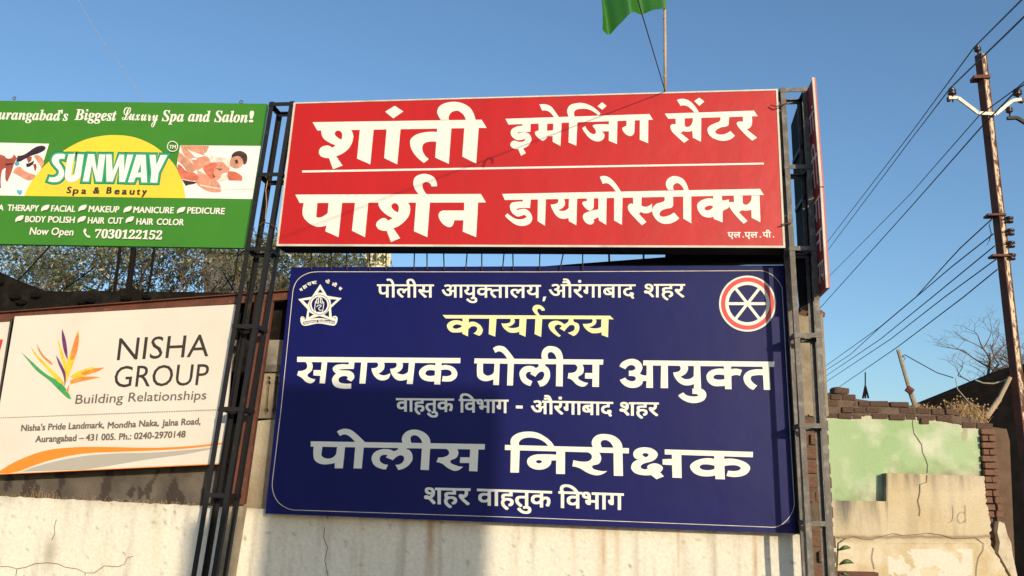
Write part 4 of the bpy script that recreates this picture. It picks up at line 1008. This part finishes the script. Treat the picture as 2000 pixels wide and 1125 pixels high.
mb = MB(); mb.slab([[P(x, y, -.035) for x, y in ((1552, 492), (1596, 492), (1604, 575), (1586, 592), (1578, 606), (1562, 600))]], .02); mb.build('lower_panel', M['dark'], db)
for zz in (.25, .5, .75):
    z_ = z0_+(a.z-z0_)*zz; mb = MB(); mb.box((xb-.012, -.058, z_-.012), (xb-.001, .2, z_+.012)); mb.build('stiffener', M['steel_dk'], db)

# ------------------------------------------------------------------ flag, its pole and the wire
YF = -.1
mb = MB(); pp_ = [P(1299.5, 188, YF)+Vector((0, 0, 0)), P(1299, 90, YF), P(1298, -10, YF), P(1297.5, -130, YF)]; mb.tube(pp_, [.0098, .0096, .0094, .009], 10)
for y in (36, 98, 150, -60):
    c = P(1299-(188-y)*.006, y, YF); mb.lathe([(.0098, -.006), (.0118, 0), (.0098, .006)], c, n=10)
tag(mb.build('bamboo_flagpole', M['bamboo'], smooth=True), 'bare bamboo pole standing behind the top edge of the red board', 'pole')
bot = [(1174, -20), (1178.5, 66), (1192, 65), (1215, 50), (1240, 32), (1262, 23), (1280, 20.5), (1301, 20)]
NX, NZ = 44, 24; vs = []
for j in range(NZ+1):
    for i in range(NX+1):
        u = i/NX; x = 1177+u*124; yb = lin(x, [(1176, 66)]+bot[1:]); yt = -105+10*math.sin(u*5)
        v = j/NZ; y = yb+(yt-yb)*v; x2 = x+(1-u)*(2*math.sin(v*6)-v*9)
        fold = math.sin(u*11.5+v*1.8)*.06+math.sin(u*23+v*4)*.016
        q_ = P(x2, y, YF); vs.append(q_+Vector((0, fold*(1-u*.75)-(1-u)*.05, 0)))
fs = [(j*(NX+1)+i, j*(NX+1)+i+1, (j+1)*(NX+1)+i+1, (j+1)*(NX+1)+i) for j in range(NZ) for i in range(NX)]
mb = MB(); mb.add(vs, fs); tag(mb.build('green_flag', M['flag'], smooth=True), 'shiny green cloth flag hanging at the top of the picture', 'flag')
# the black wire that leaves the pole foot and comes forward over the viewer; its shade crosses the red board
W0 = P(1299, 178, YR-.01); Q1 = P(640, 430, YR); best = None
for k in range(20, 400):
    u = k*.02; W1 = Q1+sdir*u; M_t = W0.lerp(W1, .12); q_ = proj(M_t)
    e = abs((q_[0]-1299)/(q_[1]-178)-(1245-1299)/(0-178.)) if q_[1] < 170 else 9
    if best is None or e < best[0]: best = (e, u)
W1 = Q1+sdir*best[1]; W2 = W0+(W1-W0)*1.25
mb = MB(); mb.tube([P(1300, 182, YF), W0]+[W0.lerp(W2, t/12) for t in range(1, 13)], .0030, 6)
tag(mb.build('black_wire', M['black']), 'black wire running up from the foot of the bamboo pole', 'wire')
kn = W0.lerp(W1, .52); mb = MB(); mb.tube([kn+Vector((.026*math.cos(a), .02*math.sin(a), .032*math.sin(a)-.03)) for a in [i*.5 for i in range(9)]], .006, 5)
tag(mb.build('wire_coil', M['black']), 'small coil of slack hanging on the black wire overhead', 'coil')
mb = MB(); mb.tube([P(150, -5, 1), P(188, 62, 1), P(230, 120, 1), P(262, 168, 1), P(290, 215, 1)], .0018, 4)
tag(mb.build('thin_cable', M['galv']), 'very thin pale cable crossing the sky at top left', 'cable')

# ------------------------------------------------------------------ electricity pole
YP = 6.6; KS = 1.16; K = (YP+4.84)/1600*1.02
def PP(x, y, dy=0.): return P(x, y, YP+dy)
up_ = empty('electricity_pole', PP(1998, 850), 'leaning rusty electricity pole with peeling pale paint and a pale steel cross arm', 'utility pole')
a = PP(1914.2, 108); b = PP(1988.4, 770); d = (a-b).normalized(); b2 = b-d*(b.z/d.z)
mb = MB(); ax = Vector((1, .45, 0)).normalized(); ay = Vector((-.45, 1, 0)).normalized()
w2 = .060
def ib(mb, s0, s1, t0, t1):
    q_ = []
    for e in (b2, a):
        for s_, t_ in ((s0, t0), (s1, t0), (s1, t1), (s0, t1)): q_.append(e+ax*s_+ay*t_)
    mb.add(q_, [(0, 3, 2, 1), (4, 5, 6, 7), (0, 1, 5, 4), (1, 2, 6, 5), (2, 3, 7, 6), (3, 0, 4, 7)])
ib(mb, -.037, .037, -w2, w2*.2); mb.build('shaft', M['pole'], up_)
mb = MB(); ib(mb, -.052, -.0375, -w2*1.1, w2*.8); ib(mb, .0375, .052, -w2*1.1, w2*.8); mb.build('flange', M['rust'], up_)
arm = [(1853, 191), (1871, 191), (1911, 221), (1945, 223), (1977, 197), (1995, 194)]
mb = MB()
for i in range(5):
    A_ = PP(*arm[i], -.09); B_ = PP(*arm[i+1], -.09); mb.beam(A_, B_, [(-.024, -.012), (.024, -.012), (.024, .012), (-.024, .012)], (0, 1, 0))
mb.build('cross_arm', M['galv'], up_)
mb = MB()
for q_ in ((1853, 191), (1995, 194)):
    c = PP(*q_, -.07); mb.box((c.x-.02, c.y-.02, c.z-.05), (c.x+.02, c.y+.03, c.z+.012))
for x0, x1, y, h in ((1902, 1934, 150, .05), (1929, 1965, 419, .03), (1938, 1984, 498.5, .03)):
    A_ = PP(x0, y, -.08); B_ = PP(x1, y, -.08); mb.box((A_.x, A_.y-.012, A_.z-h/2), (B_.x, A_.y+.14, A_.z+h/2))
mb.build('clamp', M['rust'], up_)
mb = MB()
for i, (p0, p1) in enumerate((((1967, 231), (1986, 230)), ((1986, 230), (2012, 246)))):
    mb.beam(PP(*p0, -.12), PP(*p1, -.12), [(-.022, -.02), (.022, -.02), (.022, .02), (-.022, .02)], (0, 1, 0))
mb.build('side_arm', M['steel_dk'], up_)
prof = [(.012, -.07), (.02, -.05), (.05, -.035), (.054, -.02), (.036, -.008), (.052, .0), (.055, .015), (.034, .026), (.042, .034), (.038, .05), (.02, .06)]
for x, y, s_ in ((1909, 96, .9), (1859, 180, 1.1), (1987, 181, 1.1), (1971, 215, .88)):
    mb = MB(); mb.lathe([(r_*s_, h*s_) for r_, h in prof], PP(x, y, -.09), n=14); ins = mb.build('insulator', M['porc'], up_, smooth=True)
    mb = MB(); mb.tube([PP(x, y, -.09)-Vector((0, 0, .14*s_)), PP(x, y, -.09)], .01, 6); mb.build('insulator_pin', M['steel_dk'], ins)
sp_ = [(.018, -.048), (.052, -.042), (.054, -.024), (.028, -.012), (.028, .0), (.054, .012), (.052, .034), (.018, .042)]
for x, y in ((1971, 429), (1973, 453), (1974, 477), (1975, 501)):
    mb = MB(); mb.lathe([(r_, h) for r_, h in sp_], PP(x, y, -.06), axis=(.12, 0, 1), n=12); ins = mb.build('spool_insulator', M['porc'], up_, smooth=True)
    mb = MB(); mb.tube([PP(x-22, y, -.06), PP(x, y, -.06)], .008, 5); mb.build('spool_bracket', M['steel_dk'], ins)
mb = MB(); mb.tube([PP(1937, 428, -.1), PP(1932, 440, -.12), PP(1936, 456, -.12), PP(1932, 470, -.12), PP(1928, 478, -.1)], .006, 5); mb.build('jumper_wire', M['black'], up_)
lines = [([(1500, 632, 30), (1618, 470, 22), (1780, 259, 12), (1902, 93, 5), (1998, -3, 2.2), (2080, -85, 1)], .009, 'upper power line running over the top insulator of the rusty pole'),
    ([(1500, 645, 30), (1618, 487, 22), (1780, 271, 12), (1856, 172, 5), (1972, 60, 2.4), (2090, -55, 1)], .009, 'power line resting on the left insulator of the pale cross arm'),
    ([(1500, 660, 30), (1618, 541, 22), (1780, 377, 12), (1912, 226, 6), (1986, 172, 5), (2060, 108, 3)], .0075, 'thinner power line passing just behind the cross arm'),
    ([(1500, 700, 30), (1605, 598, 22), (1780, 403, 12), (1920, 244, 6), (1990, 172, 5), (2070, 120, 3)], .010, 'power line reaching the right insulator of the pale cross arm'),
    ([(1500, 784, 30), (1615, 713, 20), (1717, 640, 12), (1789, 580, 8.5), (1850, 512, 6), (1876, 484, 5.5), (1937, 428, 5)], .0075, 'topmost wavy line of the lower bundle on the rusty pole'),
    ([(1500, 796, 30), (1615, 722, 20), (1660, 693, 16), (1717, 641, 12), (1787, 582, 8.5), (1860, 520, 6), (1941, 456, 5)], .0075, 'second line of the lower bundle, crossing the topmost one'),
    ([(1500, 806, 30), (1615, 733, 20), (1720, 662, 11), (1821, 580, 7), (1943, 480, 5)], .0075, 'third line of the lower bundle on the rusty pole'),
    ([(1500, 818, 30), (1616, 744, 20), (1740, 662, 11), (1845, 580, 7), (1946, 506, 5)], .0075, 'fourth line of the lower bundle on the rusty pole'),
    ([(1500, 846, 30), (1630, 762, 20), (1754, 677, 10), (1882, 580, 6), (1948, 526, 5)], .0075, 'lowest line of the lower bundle, ending at the brick parapet')]
for i, (pt, r_, lb) in enumerate(lines):
    c = curve([(Vector((x, y, z)), True) for x, y, z in pt], False, 6) if False else None
    ps = []
    for j in range(len(pt)-1):
        for t in range(4):
            t /= 4; ps.append(P(*[pt[j][k]*(1-t)+pt[j+1][k]*t for k in range(2)], 1/((1-t)/(pt[j][2]+4.84)+t/(pt[j+1][2]+4.84))-4.84))
    ps.append(P(*pt[-1])); mb = MB(); mb.tube(ps, r_, 5); tag(mb.build('power_line', M['black']), lb, 'power line', 'power lines at the right')

# ------------------------------------------------------------------ roof top odds and ends at the right
lp = empty('leaning_post', P(1785, 800, 7.5), 'thin leaning post with a wire, on the roof behind the brick parapet', 'post')
mb = MB(); mb.tube([P(1754, 683, 7.5), P(1776, 760, 7.5)], .028, 8); mb.tube([P(1775, 757, 7.5), P(1790, 800, 7.5)], .036, 8); mb.build('shaft', M['cement'], lp)
mb = MB(); mb.tube([P(1771, 758, 7.45), P(1782, 766, 7.45)], .05, 6); mb.build('collar', M['rust'], lp)
mb = MB(); mb.tube([P(1762, 697, 7.5), P(1767, 693, 7.5), P(1790, 706, 7.5), P(1830, 728, 7.5), P(1862, 738, 7.5)], .007, 5)
mb.tube([P(1758, 700, 7.5), P(1764, 706, 7.5), P(1768, 700, 7.5), P(1762, 694, 7.5)], .006, 5); mb.build('wire', M['black'], lp)
mb = MB(); mb.tube([P(1690, 727, 14), P(1690, 758, 14)], .014, 6)
for x in (1685, 1690, 1696): mb.tube([P(1690, 754, 14), P(x, 778, 14)], .022, 5)
mb.tube([P(1687, 765, 14), P(1693, 764, 14)], .02, 5); tag(mb.build('roof_antenna', M['dark']), 'small dark mast antenna far behind the brick parapet', 'antenna')
dp = MB(); dp.tube([P(1973, 737, 6.6), P(1951, 781, 6.6)], .028, 8); dp.tube([P(1952, 779, 6.6), P(1926, 816, 6.6)], .034, 8)
tag(dp.build('bamboo_prop', M['bamboo']), 'pale slanting prop leaning against the dark shed beside the rusty pole', 'prop')
mb = MB(); mb.tube([P(1905, 742, 6.7), P(1920, 748, 6.7), P(1940, 749, 6.7), P(1960, 744, 6.7), P(1973, 737, 6.7)], .009, 5); mb.tube([P(1866, 738, 6.9), P(1870, 760, 6.9), P(1890, 783, 6.9), P(1905, 798, 6.9)], .007, 5)
tag(mb.build('slack_cable', M['galv']), 'slack pale cable sagging in front of the dark shed roof', 'cable')

# ------------------------------------------------------------------ vegetation
rg = random.Random(11)
def grow_tree(name, label, base, height, spread, seed, crown, nleaf, lsize, mt, ml, group=None, cat='tree', trunk_r=.1, bare=False, depth=5, droop=.25, levels=None, lean=(0, 0), stem=.5):
    rg = random.Random(seed); root = empty(name, base, label, cat, group); mb = MB(); tips = []
    def br(p_, d, L, r_, k):
        n = 5; pts = [p_]; q_ = p_.copy(); dd = d.copy()
        for i in range(n):
            dd = (dd+Vector((rg.uniform(-1, 1), rg.uniform(-1, 1), rg.uniform(-.6, .9)))*.16).normalized(); q_ = q_+dd*L/n; pts.append(q_.copy())
        rs = [r_*(1-.45*i/n) for i in range(n+1)]; mb.tube(pts, rs, 5 if k > 1 else 7, cap=False)
        if k >= depth: tips.append((q_, dd)); return
        m = 3 if k < 3 else rg.choice((2, 3))
        for i in range(m):
            a = rg.uniform(0, 6.28); nd = (dd*rg.uniform(.5, 1)+Vector((math.cos(a), math.sin(a), rg.uniform(-.2, .55)))*spread).normalized()
            st_ = pts[rg.choice((3, 4, 5))] if k > 0 else pts[-1]
            br(st_, nd, L*rg.uniform(.58, .8), r_*.52, k+1)
        if k > 2: tips.append((q_, dd))
    b_ = Vector(base); th = height*stem; c0 = b_+Vector((lean[0], lean[1], th))
    mb.tube([b_, b_.lerp(c0, .5)+Vector((.05, 0, 0)), c0], [trunk_r*1.25, trunk_r*1.1, trunk_r], 9)
    for i in range(4):
        a = i*1.57+rg.uniform(0, 1); br(c0-Vector((0, 0, .1)), Vector((math.cos(a)*.7, math.sin(a)*.7, .8)).normalized(), (height-th)*.42, trunk_r*.6, 1)
    recalc(mb.build('trunk', mt, root, smooth=True))
    if not bare:
        lf = MB()
        tips = rg.sample(tips, max(4, int(len(tips)*.45)))
        for i in range(nleaf):
            q_, dd = rg.choice(tips); c = q_+Vector((rg.gauss(0, 1), rg.gauss(0, 1), rg.gauss(0, .8)))*crown
            d = Vector((rg.uniform(-1, 1), rg.uniform(-1, 1), rg.uniform(-1.2, .3))).normalized(); s_ = d.cross(Vector((rg.uniform(-1, 1), rg.uniform(-1, 1), rg.uniform(-1, 1)))).normalized()
            L = lsize*rg.uniform(.6, 1.3); w_ = L*.16
            lf.add([c, c+d*L*.45+s_*w_, c+d*L, c+d*L*.45-s_*w_], [(0, 1, 2, 3)])
        lf.build('crown', ml, root)
    return root
def gz(px, Y): q_ = P(px, 800, Y); return Vector((q_.x, Y, 0))
TG = 'eucalyptus trees behind the boards'
for i, (px, Y, top_px, lb) in enumerate(((20, 9.5, 375, 'olive leaved tree at the left rim above the dark wall'), (160, 10.5, 370, 'olive leaved tree with open crown left of the dark trunks'),
        (330, 9.5, 372, 'olive leaved tree with pale limbs right of the dark trunks'), (455, 11.5, 385, 'tree in front of the weathered grey building'), (560, 10.5, 388, 'olive leaved tree at the upper left corner of the blue board'))):
    h = P(px, top_px, Y).z
    grow_tree('eucalyptus_tree', lb, gz(px, Y), h, .85, 20+i, .13, 5000, .11, M['bark'], M['leaf'], TG, trunk_r=.085, stem=.50)
for x0, y0, x1, y1, w_, lb in ((263, 470, 247, 590, .05, 'thick dark trunk'), (303, 470, 286, 590, .022, 'slim dark trunk right of the thick one'), (236, 470, 220, 590, .028, 'slim dark trunk left of the thick one')):
    a = P(x1, y1, 7.6); b = P(x0, y0, 7.6); d = (b-a)/(b.z-a.z); root = empty('dark_tree', a-d*a.z, lb+', in the gap below the green banner', 'tree')
    mb = MB(); mb.tube([a-d*a.z, a, a.lerp(b, .5)+Vector((.01, 0, 0)), b, b+d*.6], [w_*1.2, w_, w_*.95, w_*.9, w_*.8], 9); mb.build('trunk', M['barkdk'], root)
    mb = MB(); mb.tube([b+d*.5, b+d*.8+Vector((.2, 0, 0)), b+d*.9+Vector((.35, .2, 0))], [w_*.4, w_*.3, w_*.2], 6); mb.build('limb', M['barkdk'], root)
for pts_, lb in (([(100, 478), (60, 522), (30, 553)], 'left'), ([(182, 524), (150, 548), (126, 564)], 'middle'), ([(466, 486), (462, 520), (452, 568)], 'right')):
    mb = MB(); mb.tube([P(x, y, 1.2) for x, y in pts_], .006, 5); tag(mb.build('guy_cable', M['black']), {'left': 'black cable slanting in front of the foliage at far left', 'middle': 'short black cable slanting down to the dark wall', 'right': 'black cable beside the left lattice tower in front of foliage'}[lb], 'cable')
mb = MB(); mb.tube([P(x, y, 1.2) for x, y in ((480, 487), (465, 500), (458, 515), (462, 525), (474, 535))], .005, 5); mb.tube([P(x, y, 1.2) for x, y in ((436, 532), (446, 550), (455, 565))], .005, 5)
mb.tube([P(x, y, 1.2) for x, y in ((430, 568), (446, 548), (455, 538))], .005, 5)
tag(mb.build('curled_cable', M['black']), 'curled black cable ends left of the lattice tower above the beam', 'cable')
# bare tree
h = P(1925, 612, 12).z
grow_tree('bare_tree', 'leafless twiggy tree behind the dark shed roof, beside the rusty pole', gz(1962, 12), h, .95, 5, 0, 0, 0, M['bark'], None, bare=True, trunk_r=.11, depth=7, stem=.60, lean=(-.1, 0))
# dry grass
def tuft(name, label, pts, n, hmin, hmax, wd, seed, m=M['straw']):
    rg = random.Random(seed); mb = MB()
    for i in range(n):
        t = rg.random()*(len(pts)-1); k = int(t); t -= k; a = Vector(pts[k]).lerp(Vector(pts[k+1]), t)+Vector((0, rg.uniform(-.06, .12), 0))
        L = rg.uniform(hmin, hmax)*rg.uniform(.5, 1); d = Vector((rg.uniform(-.5, .5), rg.uniform(-.4, .4), 1)).normalized(); s_ = Vector((1, rg.uniform(-.6, .6), 0)).normalized()*wd; be = Vector((rg.uniform(-.5, .5), 0, -.15))*L
        mb.add([a-s_, a+s_, a+d*L*.6+s_*.7, a+d*L+be, a+d*L*.6-s_*.7], [(0, 1, 2, 3, 4)])
        if rg.random() < .35:
            c = a+d*L+be; q_ = wd*3; mb.add([c+Vector((-q_, 0, 0)), c+Vector((0, 0, -q_)), c+Vector((q_, 0, 0)), c+Vector((0, 0, q_))], [(0, 1, 2, 3)])
    tag(mb.build(name, m), label, None, kind='stuff')
tuft('dry_weeds', 'dry weeds growing along the top of the cream wall', [P(-200, 968, YW+.06), P(0, 972, YW+.06), P(200, 984, YW+.06), P(390, 993, YW+.06)], 900, .02, .07, .0011, 4)
tuft('dry_weeds', 'dry weeds growing along the top of the cream wall', [P(60, 975, YW+.1), P(110, 978, YW+.1)], 60, .05, .12, .0012, 9)
tuft('dry_grass', 'dry straw on the right end of the brick parapet', [P(1862, 812, YH+.08), P(1895, 820, YH+.08), P(1925, 832, YH+.08)], 520, .10, .36, .004, 6)
tuft('dry_grass', 'dry straw on the right end of the brick parapet', [P(1780, 795, YH+.08), P(1865, 812, YH+.08)], 90, .04, .14, .004, 8)
# broad leaved plant at the foot of the right tower
bl = empty('leafy_plant', P(1640, 1140, 1.2), 'small plant with a few broad curled leaves at the foot of the right tower', 'plant')
for x0, y0, x1, y1, w_, c_ in ((1637, 1075, 1662, 1070, 8, 3), (1638, 1103, 1668, 1100, 9, 5), (1636, 1062, 1653, 1052, 3, 1), (1632, 1095, 1612, 1085, 6, -2), (1640, 1120, 1660, 1128, 6, 3)):
    mb = MB(); A_ = Vector((x0, y0)); B_ = Vector((x1, y1)); n = 8; vs = []
    for i in range(n+1):
        t = i/n; c = A_.lerp(B_, t)-Vector((0, c_*math.sin(t*3.14))); hw = w_*.5*math.sin(min(1, t*1.05)*3.14)**.7+.3
        for s_ in (-1, 0, 1): vs.append(P(c.x, c.y+hw*s_, 1.2-.02*(s_ == 0)-.03*math.sin(t*3)))
    mb.add(vs, [(i*3+j, i*3+j+1, i*3+j+4, i*3+j+3) for i in range(n) for j in (0, 1)]); mb.build('leaf', M['leaf2'], bl, smooth=True)
mb = MB(); mb.tube([P(1630, 1220, 1.2), P(1634, 1120, 1.2), P(1637, 1060, 1.2)], .006, 6); mb.build('stem', M['leaf2'], bl)
